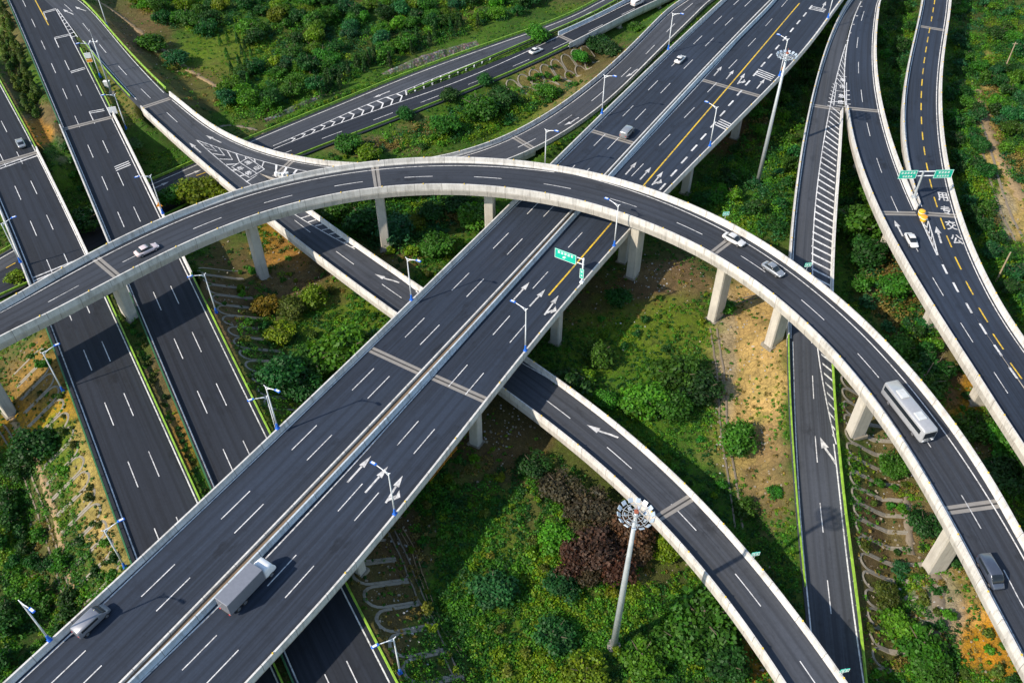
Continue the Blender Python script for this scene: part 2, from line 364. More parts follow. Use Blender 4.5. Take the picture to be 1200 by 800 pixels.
MARK = 0.014
class Marks:
    """painted marks of one road, collected by colour"""
    def __init__(s, r, lift=MARK): s.r = r; s.lift = lift; s.w = MB(); s.y = MB()
    def line(s, a, b, la, lb=None, wd=0.18, mb=None):
        lb = la if lb is None else lb; Q = s.r.qs(a, b, 1.5); V = []; Fc = []
        for i, q in enumerate(Q):
            f = (q - a) / (b - a) if b != a else 0; l = la + (lb - la) * f
            V += [s.r.P(q, l - wd / 2, s.lift), s.r.P(q, l + wd / 2, s.lift)]
            if i: Fc.append((2 * i - 2, 2 * i - 1, 2 * i + 1, 2 * i))
        (mb or s.w).add(V, Fc)
    def curve(s, px, wd=0.18, mb=None, ext=(0, 0), dz=0.0):
        K = sorted(s.r.loc(*p, dz) for p in px); q0 = [k[0] for k in K]; l0 = [k[1] for k in K]
        Q = s.r.qs(max(q0[0] - ext[0], 0), min(q0[-1] + ext[1], s.r.len), 1.5); V = []; Fc = []
        dg = min(3, len(K) - 1); pf = np.polyfit(q0, l0, dg)
        for i, q in enumerate(Q):
            l = np.polyval(pf, np.clip(q, q0[0], q0[-1]))
            V += [s.r.P(q, l - wd / 2, s.lift), s.r.P(q, l + wd / 2, s.lift)]
            if i: Fc.append((2 * i - 2, 2 * i - 1, 2 * i + 1, 2 * i))
        (mb or s.w).add(V, Fc)
    def inset(s, side, ins, a, b, wd=0.18, mb=None):
        Q = s.r.qs(a, b, 1.5); V = []; Fc = []
        for i, q in enumerate(Q):
            c, n, t, wl, wr = s.r.at(q); l = wl - ins if side == 'L' else -(wr - ins)
            V += [s.r.P(q, l - wd / 2, s.lift), s.r.P(q, l + wd / 2, s.lift)]
            if i: Fc.append((2 * i - 2, 2 * i - 1, 2 * i + 1, 2 * i))
        (mb or s.w).add(V, Fc)
    def dashes(s, anchors, k0, k1, frac=0.4, wd=0.155, mb=None, trail=None):
        """anchors (k, px, py): far end of dash k"""
        A = [(k, *s.r.loc(x, y)) for k, x, y in anchors]; ks = [a[0] for a in A]; qa = [a[1] for a in A]; la = [a[2] for a in A]
        pq = np.polyfit(ks, qa, min(2, len(ks) - 1)) if len(ks) > 3 else np.polyfit(ks, qa, 1); pl = np.polyfit(ks, la, min(3, len(ks) - 1) if len(ks) > 4 else 1)
        for k in range(k0, k1 + 1):
            f = np.interp(k, ks, qa) if ks[0] <= k <= ks[-1] else np.polyval(pq, k)
            l = np.polyval(pl, min(max(k, ks[0]), ks[-1])); pit = np.polyval(np.polyder(pq), k)
            # near end: towards the camera
            e = f + pit * frac * (-1 if trail is None else trail)
            a, b = min(f, e), max(f, e)
            if a < 0.5 or b > s.r.len - 0.5: continue
            s.line(a, b, l, l, wd, mb)
    def poly(s, pts, Fc, mb=None):       # pts (q, lat)
        (mb or s.w).add([s.r.P(q, l, s.lift + 0.003) for q, l in pts], Fc)
    def cross(s, p0, p1, n=3, gap=0.62, wd=0.34):
        a, b = s.r.loc(*p0), s.r.loc(*p1)
        for i in range(n):
            o = (i - (n - 1) / 2) * gap
            s.poly([(a[0] + o - wd / 2, a[1]), (a[0] + o + wd / 2, a[1]), (b[0] + o + wd / 2, b[1]), (b[0] + o - wd / 2, b[1])], [(0, 1, 2, 3)])
    def build(s, parent, name='lane_marking'):
        if s.w.V: s.w.build(name, M['white'], parent)
        if s.y.V: o = s.y.build('centre_line', M['yellow'], parent)

def arrow(r, tail, tip, parent, kind='straight', lift=MARK + 0.003, wide=1.0):
    """painted arrow from photo tail to tip; extra branch for turn arrows"""
    a = r.loc(*tail); b = r.loc(*tip); A = r.P(*a, lift); B = r.P(*b, lift)
    v = B - A; Ln = np.linalg.norm(v[:2]); v = v / Ln; n = np.array([-v[1], v[0], 0]); mb = MB()
    X = lambda f, o: A + v * (f * Ln) + n * o
    w1, w2 = 0.16 * wide, 0.52 * wide
    if kind == 'bend':
        P = [X(0, 0.55), X(0.25, 0.4), X(0.5, 0.05), X(0.62, 0)]
        V = []; Fc = []
        for i, p in enumerate(P): V += [p + n * w1, p - n * w1]; Fc += [(2 * i - 2, 2 * i - 1, 2 * i + 1, 2 * i)] if i else []
        mb.add(V, Fc)
    elif kind == 'bend_r':
        P = [X(0, -0.55), X(0.25, -0.4), X(0.5, -0.05), X(0.62, 0)]
        V = []; Fc = []
        for i, p in enumerate(P): V += [p + n * w1, p - n * w1]; Fc += [(2 * i - 2, 2 * i - 1, 2 * i + 1, 2 * i)] if i else []
        mb.add(V, Fc)
    else: mb.add([X(0, w1), X(0, -w1), X(0.62, -w1), X(0.62, w1)], [(0, 1, 2, 3)])
    mb.add([X(0.60, w2), X(0.60, -w2), X(1, 0)], [(0, 1, 2)])
    if kind == 'right':
        mb.add([X(0.06, -w1), X(0.20, -w1), X(0.36, -0.85), X(0.24, -0.85)], [(0, 1, 2, 3)])
        mb.add([X(0.30 - 0.16, -0.80), X(0.30 + 0.22, -0.80), X(0.30 + 0.02, -1.55)], [(0, 1, 2)])
    return mb.build('arrow_marking', M['worn'], parent)

def hatch(r, A, B, n, parent=None, wd=0.38, skew=0.0, chev=None, mk=None, t0=0.0, t1=1.0):
    """stripes between photo polylines A and B; chev: shift of the middle point along the lines"""
    def poly(A):
        K = np.array([r.loc(*p) for p in A]); d_ = np.r_[0, np.cumsum(np.linalg.norm(np.diff(K, axis=0), axis=1))]; return K, d_ / d_[-1], d_[-1]
    KA, tA, LA = poly(A); KB, tB, LB = poly(B)
    f = lambda K, t, x: np.array([np.interp(np.clip(x, 0, 1), t, K[:, 0]), np.interp(np.clip(x, 0, 1), t, K[:, 1])])
    h = wd / LA / 2; Pz = lambda k: r.P(k[0], k[1], mk.lift + 0.003)
    for i in range(n):
        x = t0 + (t1 - t0) * (i + 0.5) / n
        a0, a1 = f(KA, tA, x - h), f(KA, tA, x + h); b0, b1 = f(KB, tB, x + skew - h), f(KB, tB, x + skew + h)
        if chev:
            m0 = (f(KA, tA, x + chev - h) + f(KB, tB, x + chev - h)) / 2; m1 = (f(KA, tA, x + chev + h) + f(KB, tB, x + chev + h)) / 2
            mk.w.add([Pz(v) for v in (a0, a1, m1, m0, b1, b0)], [(0, 1, 2, 3), (3, 2, 4, 5)])
        else:
            V = []; Fc = []
            for j in range(4):
                g = j / 3; V += [Pz(a0 + (b0 - a0) * g), Pz(a1 + (b1 - a1) * g)]
                if j: Fc.append((2 * j - 2, 2 * j - 1, 2 * j + 1, 2 * j))
            mk.w.add(V, Fc)

def glyph(ch):
    cu = bpy.data.curves.new('g', 'FONT'); cu.body = ch; cu.align_x = 'CENTER'; cu.align_y = 'CENTER'; cu.resolution_u = 2
    o = bpy.data.objects.new('g', cu); COL.objects.link(o); dg = bpy.context.evaluated_depsgraph_get(); dg.update()
    me = bpy.data.meshes.new_from_object(o.evaluated_get(dg)); V = [tuple(v.co) for v in me.vertices]; Fc = [tuple(p.vertices) for p in me.polygons]
    bpy.data.objects.remove(o); bpy.data.curves.remove(cu); bpy.data.meshes.remove(me)
    if not V: return [(-.3, -.3, 0), (.3, -.3, 0), (.3, .3, 0), (-.3, .3, 0)], [(0, 1, 2, 3)]
    A = np.array(V); A[:, :2] -= (A[:, :2].max(0) + A[:, :2].min(0)) / 2; A[:, :2] /= max((A[:, :2].max(0) - A[:, :2].min(0)).max(), 1e-6)
    return [tuple(a) for a in A], Fc
GL = {}
def ground_text(ch, c, up, w_, h_, mb, bold=0.0):
    """one painted character centred at c, its top towards up (flat)"""
    if ch not in GL: GL[ch] = glyph(ch)
    V, Fc = GL[ch]; up = np.array([up[0], up[1], 0.]); up /= np.linalg.norm(up); rt = np.array([up[1], -up[0], 0])
    offs = [(0, 0)] if not bold else [(-bold, 0, ), (bold, 0), (0, -bold), (0, bold)]
    for i, (ox, oy) in enumerate(offs):
        mb.add([np.array(c) + rt * (v[0] * w_ + ox) + up * (v[1] * h_ + oy) + np.array([0, 0, 0.003 * i]) for v in V], Fc)

# ------------------------------------------------------------------ the roads (edges surveyed on the photograph at their true levels)
def zx(*kv, axis=0):
    ks = [k for k, _ in kv]; vs = [v for _, v in kv]
    return lambda x, y: float(np.interp((x, y)[axis], ks, vs))
zA = lambda x, y: 6.0
zC = zx((200, 6.0), (330, 6.0), (520, 4.8), (640, 4.8), (800, 5.2), (1000, 6.2))
zD = zx((180, 6.0), (330, 6.0), (600, 5.6), (830, 6.4))
zE = zx((-100, 0.0), (400, 0.0), (640, 2.6), (800, 3.4))
zM = lambda x, y: 12.0
zT = zx((-60, 17.6), (300, 18.4), (700, 18.6), (860, 17.8), (1000, 16.2), (1200, 13.6))
z1 = zx((0, 9.6), (127, 9.6), (200, 8.6), (300, 6.4), (400, 4.2), (600, 1.0), (800, -1.0), axis=1)
z2 = zx((0, 9.6), (127, 9.6), (300, 9.4), (450, 8.6), (560, 8.0), axis=1)

RA = Road([(0, 234), (12, 260), (40, 331), (66, 399.5), (82, 440), (141, 599.5), (160, 654)],
          [(0, 100.5), (40, 171), (56, 209), (81, 260), (100, 300), (120, 342), (146, 399.5), (190, 494), (229, 586)], zA, 3, 0, (1.05, .7), (44, 90))
RB = Road([(10, 0), (24, 27), (49.5, 90), (75, 150), (99, 209), (130, 285), (148, 330), (180, 400), (215, 480), (250, 566), (331, 761), (349, 799.5)],
          [(66, 12), (82, 43), (110, 97), (130, 132), (160, 199.5), (187, 256), (207, 299), (256, 397.5), (300, 487), (313, 512), (399, 684), (455, 799.5)], zA, 3, 0, (.75, 1.0), (30, 26))
RC = Road([(64, 10, 0), (82, 31, 0), (97, 46, .3), (127, 83, .8), (157.5, 119), (175, 135), (200, 157.5), (247, 195), (276.5, 223), (319, 255), (365, 293.5), (462.5, 366), (600, 461), (650, 500), (735, 571), (815, 660), (870, 725), (897, 766), (921, 802)],
          [(91, 0, 0), (120, 31, 0), (150, 64, 0), (195, 111, 0), (240, 152, 0), (285, 187, 0), (325, 218, .6), (355, 242), (422, 288.5), (492, 335), (619, 421), (661, 451), (722, 494), (775, 540), (827, 595), (900, 677), (957, 747), (988, 795)], zC, 7, 1.2, (0.1, 0.25), (30, 30), 200)
RD = Road([(801, 2, 0), (787, 6), (750, 43), (710, 79), (675, 109), (632, 136.5), (600, 154.5), (520, 182), (388.5, 188), (345, 182), (315, 173.5), (285, 164), (255, 149.5), (229.5, 131.5), (196, 105)],
          [(829, 3, 0), (785, 47, 0), (750, 82, 0), (710, 120, 0), (660, 158, 0), (632, 171, 0), (600, 186, 0), (540, 204, .6), (430, 217, .6), (322, 209, .4), (291, 196, 0), (255, 174, 0), (229.5, 157, 0), (205, 134, 0), (184, 111, 0)], zD, 7, 1.2, (0, 0.45), (60, 0), 200)
RE1 = Road([(0, 303, 0), (16, 294, 0), (174, 217.5, 0), (230, 194, 0), (300, 165, 0), (345, 144, 0), (425, 112, 0), (505, 81, 0), (600, 46, 0), (705, 1, 0)],
           [(0, 317.5, 0), (12, 311, 0), (202, 218, 0), (235, 204.5, 0), (320, 172.5, 0), (400, 141, 0), (430, 129, 0), (462, 116, 0), (542, 81, 0), (600, 57, 0), (700, 13, 0)], zE, 5, 0, (1.3, 0.25), (80, 60))
RE2 = Road([(0, 317.5, 0), (12, 311, 0), (202, 218, 0), (235, 204.5, 0), (320, 172.5, 0), (400, 141, 0), (430, 129, 0), (462, 117, 0), (550, 86, 0), (600, 65.5, 0), (650, 43, 0), (740, 0, 0)],
           [(0, 346, 0), (32, 331, 0), (230, 235, 0), (300, 203, 0), (355, 179, 0), (460, 139, 0), (515, 120, 0), (595, 85, 0), (617, 76, 0), (672, 50, 0), (775, 0, 0)], zE, 5, 0, (0.25, 1.0), (80, 60))
RML = Road([(4, 799.5), (217.5, 600), (300, 522.5), (430, 400.5), (600, 237.5), (645, 192), (762, 75), (846, 0)],
           [(142, 799.5), (300, 637), (335, 599.5), (528, 400), (600, 321), (675, 241), (714, 199.5), (810, 96), (900, 3)], zM, 3, 1.2, (0, 0), (36, 60))
RMR = Road([(151, 799.5), (300, 649), (342, 599.5), (536, 400), (600, 327.5), (680, 242.5), (717, 199.5), (812, 96), (900, 7)],
           [(300, 787), (464, 599), (559, 485), (630, 395), (685, 329.6), (736, 270), (775, 226), (804, 200), (835, 170), (882.5, 123), (935, 65), (984.5, 0)], zM, 3, 1.2, (0, 0), (36, 60), 150, 5)
RT = Road([(0, 356), (105, 296), (165, 267), (215, 246), (300, 215.5), (372, 198), (440, 189), (500, 185), (550, 184.5), (600, 187.5), (640, 192), (685, 200), (750, 216), (800, 236), (850, 260), (900, 288), (935, 311), (977, 342), (1034, 399), (1075, 445), (1112, 490), (1150, 542), (1181, 598), (1200, 632)],
          [(0, 392), (60, 364), (147, 317), (207, 290), (300, 252), (355, 233), (405, 224.5), (445, 219.5), (492, 216.5), (540, 216.5), (600, 219.5), (630, 224), (685, 236), (740, 252.5), (790, 274), (842, 300), (900, 338), (965, 391), (1002, 440), (1025, 467.5), (1045, 495), (1085, 556), (1110, 597), (1142, 659), (1162, 697), (1184, 739), (1200, 770)], zT, 8, 1.2, (0, 0), (60, 60), 220)
R1 = Road([(993.75, 0), (967, 57), (950, 120), (936, 199.5), (925, 302), (924, 400, .8), (930, 547, .8), (934, 599, .8), (945, 717, .8), (953, 798, .8)],
          [(1011, 2, 0), (991, 50, 0), (989.5, 127, .6), (982.5, 199.5), (977.5, 340), (977, 424, .8), (982, 487, .8), (992.5, 599, .8), (1006, 710, .8), (1017.5, 799.5, .8)], z1, 5, 1.2, (0, 0), (50, 30))
R2 = Road([(1011, 2, 0), (992, 50, 0), (993, 125, .6), (1010, 200), (1032, 250), (1075, 322), (1112, 390), (1140, 430), (1170, 477), (1198, 523)],
          [(1032, 0), (1027, 50), (1035, 120), (1049, 180), (1068, 224), (1080, 250, .5), (1091, 275, 0), (1105, 312, 0), (1132.5, 356, 0), (1154, 386, 0), (1170, 410, 0), (1187.5, 437, 0)], z2, 5, 1.2, (0, 0), (50, 60))
R3 = Road([(1081, 0), (1070, 50), (1061, 100), (1059, 150), (1062, 180), (1074, 228), (1081, 250, .5), (1091, 275, 0), (1105, 312, 0), (1132.5, 356, 0), (1154, 386, 0), (1170, 410, 0), (1187.5, 437, 0)],
          [(1115, 0), (1104, 100), (1106, 150), (1109, 180), (1114, 200), (1127, 252), (1150, 307), (1172, 352), (1200, 394)], z2, 5, 1.2, (0, 0), (50, 60))
# ribbons that share a joint surface (gores): one lies 10 mm lower, so paint on it shows and faces never coincide
def qpx(r, px, py, dz=0): return r.loc(px, py, dz)[0]

ROADS = dict(A=RA, B=RB, C=RC, D=RD, E1=RE1, E2=RE2, ML=RML, MR=RMR, T=RT, R1=R1, R2=R2, R3=R3)
if globals().get('DEBUG_ROADS'):
    for k, r in ROADS.items():
        print(k, 'len', round(r.len, 1), 'w', np.round(r.wl[::40], 2), np.round(r.wr[::40], 2))

# ------------------------------------------------------------------ terrain
TX = np.r_[-4000, -2200, -1200, -700, -420, -300, np.arange(-240, 240.1, 0.9), 300, 420, 700, 1200, 2200, 4000]
TY = np.r_[-3000, -1400, -600, -200, -60, 0, np.arange(20, 360.1, 0.9), 420, 560, 800, 1400, 2600, 5000]
GX, GY = np.meshgrid(TX, TY)
def vnoise(x, y, s, seed):
    """smooth value noise on arrays"""
    r = np.random.default_rng(seed); T = r.random((97, 97)); x = x / s + 300; y = y / s + 300
    xi = np.floor(x).astype(int); yi = np.floor(y).astype(int); fx = x - xi; fy = y - yi
    fx = fx * fx * (3 - 2 * fx); fy = fy * fy * (3 - 2 * fy); g = lambda a, b: T[b % 97, a % 97]
    return (g(xi, yi) * (1 - fx) + g(xi + 1, yi) * fx) * (1 - fy) + (g(xi, yi + 1) * (1 - fx) + g(xi + 1, yi + 1) * fx) * fy
GZ = (vnoise(GX, GY, 14, 1) - .5) * 1.1 + (vnoise(GX, GY, 5, 2) - .5) * 0.5 + (vnoise(GX, GY, 55, 3) - .5) * 1.2
def bump_at(px, py, rx, h, z=0, pw=2):
    c = U(px, py, z); global GZ
    GZ = GZ + h * np.exp(-(((GX - c[0]) ** 2 + (GY - c[1]) ** 2) / rx ** 2) ** (pw / 2))
bump_at(760, 310, 9, 1.8); bump_at(1150, 720, 12, 1.5); bump_at(1190, 200, 22, 4); bump_at(1090, 480, 14, 1.5); bump_at(30, 660, 25, -1.8); bump_at(700, 75, 14, -2.5); bump_at(1060, 640, 24, -2.6); bump_at(950, 700, 16, -2.0)

Ra, Rb, Rs = [], [], []
DK = np.full(GX.shape, 1e9)
def sample(r, a, b, st=1.5):
    Q = r.qs(max(0, a), min(r.len, b), st); return np.array([[*r.at(q)[0], (r.at(q)[3] + r.at(q)[4]) / 2, *((r.at(q)[3] - r.at(q)[4]) / 2 * r.at(q)[1])] for q in Q])
def near(P, X, Y):
    """distance to the centreline samples P, their level and half width, at points X, Y"""
    D = np.full(X.shape, 1e9); Z = np.zeros(X.shape); W = np.ones(X.shape)
    for p in P:
        d2 = (X - p[0] - p[4]) ** 2 + (Y - p[1] - p[5]) ** 2; m = d2 < D
        D[m] = d2[m]; Z[m] = p[2]; W[m] = p[3]
    return np.sqrt(D), Z, W
qA0, qA1 = qpx(RA, 20, 183), qpx(RA, 74, 352)
qB0, qB1 = qpx(RB, 100, 143), qpx(RB, 190, 335)
qC0, qC1 = qpx(RC, 188, 122), RC.len
qD1 = qpx(RD, 611, 166)
qE2 = qpx(RE2, 664, 46); q10 = qpx(R1, 952, 400)
GRADE = [(RA, 0, qA0, .62), (RA, qA1, RA.len, .62), (RB, 0, qB0, .62), (RB, qB1, RB.len, .62), (RC, 0, qC0, .62), (RD, 0, qD1, .7),
         (RE1, 0, RE1.len, .7), (RE2, 0, RE2.len if qE2 > RE2.len / 2 else RE2.len, .7), (R1, q10, R1.len, .55)]
GRADE[7] = (RE2, 0, qE2, .75)
inner = (GX > -245) & (GX < 245) & (GY > 15) & (GY < 365)
gx, gy, gz = GX[inner], GY[inner], GZ[inner]
PAV = np.full(gx.shape, 1e9)               # signed distance to the nearest at-grade paving
for r, a, b, slope in GRADE:
    P = sample(r, a, b); D, Z, W = near(P, gx, gy); e = D - W
    gz = np.maximum(gz, Z - 0.3 - np.maximum(0, e - 0.9) * slope); PAV = np.minimum(PAV, e)
# roads below cut into whatever the banks above would bury
for r in (RE1, RE2):
    P = sample(r, 0, r.len if r is RE1 else qE2); D, Z, W = near(P, gx, gy); e = D - W
    gz = np.minimum(gz, Z - 0.3 + np.maximum(0, e - 0.8) * 0.95)
for r, a, b in ((RA, 0, qA0), (RA, qA1, RA.len), (RB, 0, qB0), (RB, qB1, RB.len), (RC, 0, qC0), (RD, 0, qD1), (R1, q10, R1.len)):
    P = sample(r, a, b); D, Z, W = near(P, gx, gy); m = D < W + 0.6; gz[m] = np.minimum(gz[m], Z[m] - 0.3)
DECKS = [(RA, qA0, qA1, 2.4), (RB, qB0, qB1, 2.4), (RC, qC0, RC.len, 2.9), (RD, qD1, RD.len, 2.7), (RE2, qE2, RE2.len, 2.4), (RML, 0, RML.len, 3.0), (RMR, 0, RMR.len, 3.0), (RT, 0, RT.len, 3.2),
         (R1, 0, q10 - 8, 2.9), (R2, 0, R2.len, 2.9), (R3, 0, R3.len, 2.9)]
LID = np.full(gx.shape, 1e9); OV = np.full(gx.shape, 1e9)
for r, a, b, th in DECKS:
    P = sample(r, a, b); D, Z, W = near(P, gx, gy); m = D < W + 1.0; LID[m] = np.minimum(LID[m], Z[m] - th)
    OV = np.minimum(OV, D - W)
gz = np.minimum(gz, LID)
GZ[inner] = gz
PAVG = np.full(GX.shape, 1e3); PAVG[inner] = PAV; LIDG = np.full(GX.shape, 1e9); LIDG[inner] = LID; OVG = np.full(GX.shape, 1e3); OVG[inner] = OV
def grid(G, x, y):
    i = np.clip(np.searchsorted(TX, x) - 1, 0, len(TX) - 2); j = np.clip(np.searchsorted(TY, y) - 1, 0, len(TY) - 2)
    fx = np.clip((x - TX[i]) / (TX[i + 1] - TX[i]), 0, 1); fy = np.clip((y - TY[j]) / (TY[j + 1] - TY[j]), 0, 1)
    return (G[j, i] * (1 - fx) + G[j, i + 1] * fx) * (1 - fy) + (G[j + 1, i] * (1 - fx) + G[j + 1, i + 1] * fx) * fy
gh = lambda x, y: float(grid(GZ, np.float64(x), np.float64(y)))
def G_(px, py):
    """the ground point a photo pixel looks at"""
    z = 0.0
    for _ in range(12):
        p = U(px, py, z); z = 0.5 * z + 0.5 * gh(p[0], p[1])
    return np.array([p[0], p[1], gh(p[0], p[1])])

# ground tones: what grows or lies where (albedo)
GREEN, DGREEN, YGREEN = (0.055, 0.130, 0.010), (0.022, 0.062, 0.010), (0.105, 0.165, 0.010)
BROWN, SOIL, TAN, ORANGE, STONE = (0.10, 0.062, 0.032), (0.16, 0.10, 0.058), (0.46, 0.30, 0.12), (0.50, 0.22, 0.02), (0.27, 0.245, 0.21)
base = np.zeros(GX.shape + (3,)); n1 = vnoise(GX, GY, 6, 5)[..., None]; n2 = vnoise(GX, GY, 17, 6)[..., None]
base[:] = np.array(DGREEN) * (1 - n1) + np.array(GREEN) * n1
base = base * (1 - np.clip(n2 - .45, 0, 1)) + np.array(BROWN) * np.clip(n2 - .45, 0, 1)
GPX, GPY = proj(np.stack([GX, GY, GZ], -1)); wob = (vnoise(GX, GY, 3, 8) - .5)
ZONES = [  # centre and radii of each patch, tone, strength
    (880, 420, 48, 85, TAN, .9), (900, 350, 60, 40, TAN, .7), (875, 520, 45, 50, TAN, .75), (905, 560, 30, 60, SOIL, .8), (850, 420, 14, 70, STONE, .6),
    (770, 330, 52, 30, SOIL, .95), (745, 350, 40, 26, BROWN, .9), (690, 350, 50, 40, BROWN, .8), (600, 500, 60, 60, BROWN, .85), (570, 540, 50, 40, BROWN, .6),
    (760, 400, 75, 60, YGREEN, .8), (740, 470, 70, 60, GREEN, .8), (790, 520, 60, 50, GREEN, .7), (700, 410, 45, 40, YGREEN, .5),
    (1165, 745, 42, 55, ORANGE, .95), (1130, 690, 40, 45, TAN, .6), (1095, 720, 30, 60, STONE, .7), (1060, 620, 60, 60, SOIL, .8), (1020, 480, 40, 60, SOIL, .7), (1010, 680, 40, 80, BROWN, .7), (1050, 560, 50, 60, BROWN, .6), (1040, 760, 40, 40, BROWN, .7),
    (1130, 460, 30, 34, ORANGE, .75), (1110, 420, 20, 60, SOIL, .95), (1140, 520, 30, 40, SOIL, .7), (1060, 340, 45, 70, BROWN, .9), (1040, 310, 25, 50, SOIL, .8),
    (1160, 150, 16, 70, TAN, .85), (1190, 230, 22, 60, TAN, .8), (1170, 260, 20, 40, STONE, .6),
    (90, 490, 60, 90, YGREEN, .7), (60, 450, 60, 50, ORANGE, .55), (40, 440, 46, 46, SOIL, .6), (115, 560, 34, 90, TAN, .6), (25, 500, 30, 30, ORANGE, .6), (130, 640, 30, 50, TAN, .5),
    (200, 480, 30, 120, SOIL, .7), (215, 510, 16, 90, ORANGE, .35), (50, 140, 26, 30, SOIL, .85), (15, 60, 14, 90, SOIL, .7), (75, 100, 14, 90, STONE, .6), (40, 155, 26, 14, ORANGE, .6),
    (140, 110, 26, 46, (0.17, 0.14, 0.04), .8), (175, 60, 40, 50, BROWN, .8), (150, 20, 40, 40, SOIL, .6), (265, 70, 70, 40, YGREEN, .7), (230, 110, 40, 30, BROWN, .7),
    (440, 105, 160, 14, STONE, .0), (650, 100, 60, 35, (0.24, 0.17, 0.07), .8), (600, 130, 40, 30, YGREEN, .5), (430, 170, 60, 12, SOIL, .8), (700, 70, 40, 26, BROWN, .8), (500, 150, 40, 18, SOIL, .5),
    (350, 320, 50, 40, SOIL, .8), (330, 290, 40, 30, ORANGE, .45), (400, 370, 60, 40, YGREEN, .75), (430, 345, 40, 30, YGREEN, .7), (380, 340, 40, 26, BROWN, .6), (500, 270, 50, 40, YGREEN, .4), (470, 300, 30, 30, SOIL, .6), (270, 330, 40, 60, BROWN, .85), (255, 380, 30, 60, SOIL, .7), (525, 255, 50, 20, BROWN, .4),
    (440, 700, 60, 90, BROWN, .9), (470, 640, 50, 50, BROWN, .8), (560, 640, 60, 80, YGREEN, .6), (580, 740, 60, 60, YGREEN, .55), (700, 690, 60, 50, (0.07, 0.085, 0.015), .7), (770, 640, 40, 60, BROWN, .5), (870, 700, 40, 60, BROWN, .5), (890, 770, 30, 40, ORANGE, .5),
    (860, 140, 60, 50, BROWN, .55), (930, 120, 30, 60, DGREEN, .8), (840, 160, 40, 24, (0.14, 0.05, 0.03), .6), (880, 230, 60, 40, GREEN, .6), (75, 720, 80, 80, DGREEN, .9), (30, 600, 60, 60, DGREEN, .7), (55, 640, 25, 90, SOIL, .4), (330, 780, 40, 60, BROWN, .8),
]
for cx, cy, rx, ry, tone, stg in ZONES:
    dd = np.sqrt(((GPX - cx) / rx) ** 2 + ((GPY - cy) / ry) ** 2) + wob * 0.7
    a = np.clip((1.15 - dd) / 0.35, 0, 1) * stg * ((GY > 20) & (GY < 360)); a = (a * (0.6 + 0.4 * vnoise(GX, GY, 2.2, 9)))[..., None]
    base = base * (1 - a) + np.array(tone) * a
far_ = np.clip(np.maximum(np.maximum(np.abs(GX) - 215, 20 - GY), GY - 335) / 25, 0, 1)[..., None]; base = base * (1 - far_) + np.array((0.030, 0.062, 0.012)) * far_
V = np.stack([GX, GY, GZ], -1).reshape(-1, 3); ny, nx = GX.shape
I = (np.arange(ny - 1)[:, None] * nx + np.arange(nx - 1)[None]).reshape(-1)
FQ = np.stack([I, I + 1, I + nx + 1, I + nx], 1)
def bigmesh(name, V, FQ, mat, colr=None, smooth=True):
    me = bpy.data.meshes.new(name); me.vertices.add(len(V)); me.vertices.foreach_set('co', np.asarray(V, np.float32).ravel())
    k = FQ.shape[1]; me.loops.add(FQ.size); me.loops.foreach_set('vertex_index', FQ.astype(np.int32).ravel())
    me.polygons.add(len(FQ)); me.polygons.foreach_set('loop_start', np.arange(0, FQ.size, k, dtype=np.int32))
    me.materials.append(mat)
    if smooth: me.polygons.foreach_set('use_smooth', np.ones(len(FQ), bool))
    if colr is not None:
        ca = me.color_attributes.new('tone', 'FLOAT_COLOR', 'POINT'); ca.data.foreach_set('color', np.c_[colr, np.ones(len(V))].astype(np.float32).ravel())
    me.update(); me.validate(); return me
tag(link('ground', bigmesh('ground', V, FQ, M['ground'], base.reshape(-1, 3))), kind='structure')

# ------------------------------------------------------------------ paving, decks, parapets, piers
def road_empty(name, r, q, label, cat, kind=None, group=None):
    p = r.P(q, 0); o = empty(name); o.location = (0, 0, 0)
    return tag(o, label, cat, group, kind)
def asph(r, a, b, mat, parent=None, name='road_surface', dz=0.0, thick=0.3, il=0.05, ir=0.05, kind=None):
    o = sweep(name, r, a, b, [('L', il, dz), ('R', ir, dz), ('R', ir, dz - thick), ('L', il, dz - thick)], mat, parent)
    if kind: o['kind'] = kind
    return o
def deck(r, a, b, parent, th=1.5, inset=0.0, dz=0.0):
    if inset: prof = [('L', 0.02, -0.02 + dz), ('R', 0.02, -0.02 + dz), ('R', 0.02, -0.55 + dz), ('R', inset, -th), ('L', inset, -th), ('L', 0.02, -0.55 + dz)]
    else: prof = [('L', 0.02, -0.02 + dz), ('R', 0.02, -0.02 + dz), ('R', 0.1, -th), ('L', 0.1, -th)]
    return sweep('deck', r, a, b, prof, M['deck'], parent, step=3)
def parapet(r, side, a, b, parent, h=1.2, mat='parapet', base=-0.25, refl=9.0, wd=0.48):
    o = sweep('parapet', r, a, b, parapet_prof(side, h, wd, base), M[mat], parent)
    if refl:
        if not hasattr(parapet, 'rm'): parapet.rm = MB().box((0, 0, .09), (.2, .2, .18)).me('reflector', M['reflector'])
        for q in np.arange(a + 2, b - 1, refl):
            wl, wr = r.at(q)[3:5]; p = r.P(q, (wl - .13) if side == 'L' else -(wr - .13), h)
            x, y = proj(p)
            if -10 < x < 1210 and -10 < y < 810: link('reflector', parapet.rm, o, p)
    return o
def joint(r, q, parent, lift=0.006):
    o = sweep_flat('expansion_joint', r, q - .75, q + .75, M['joint'], parent, lift)
    sweep_flat('joint_gap', r, q - .14, q + .14, M['slot'], o, lift + .006)
def sweep_flat(name, r, a, b, mat, parent, lift, il=0.5, ir=0.5):
    Q = [a, b]; V = []
    for q in Q:
        wl, wr = r.at(q)[3:5]; V += [r.P(q, wl - il, lift), r.P(q, -(wr - ir), lift)]
    return link(name, mesh(name, V, [(0, 1, 3, 2)], mat), parent)
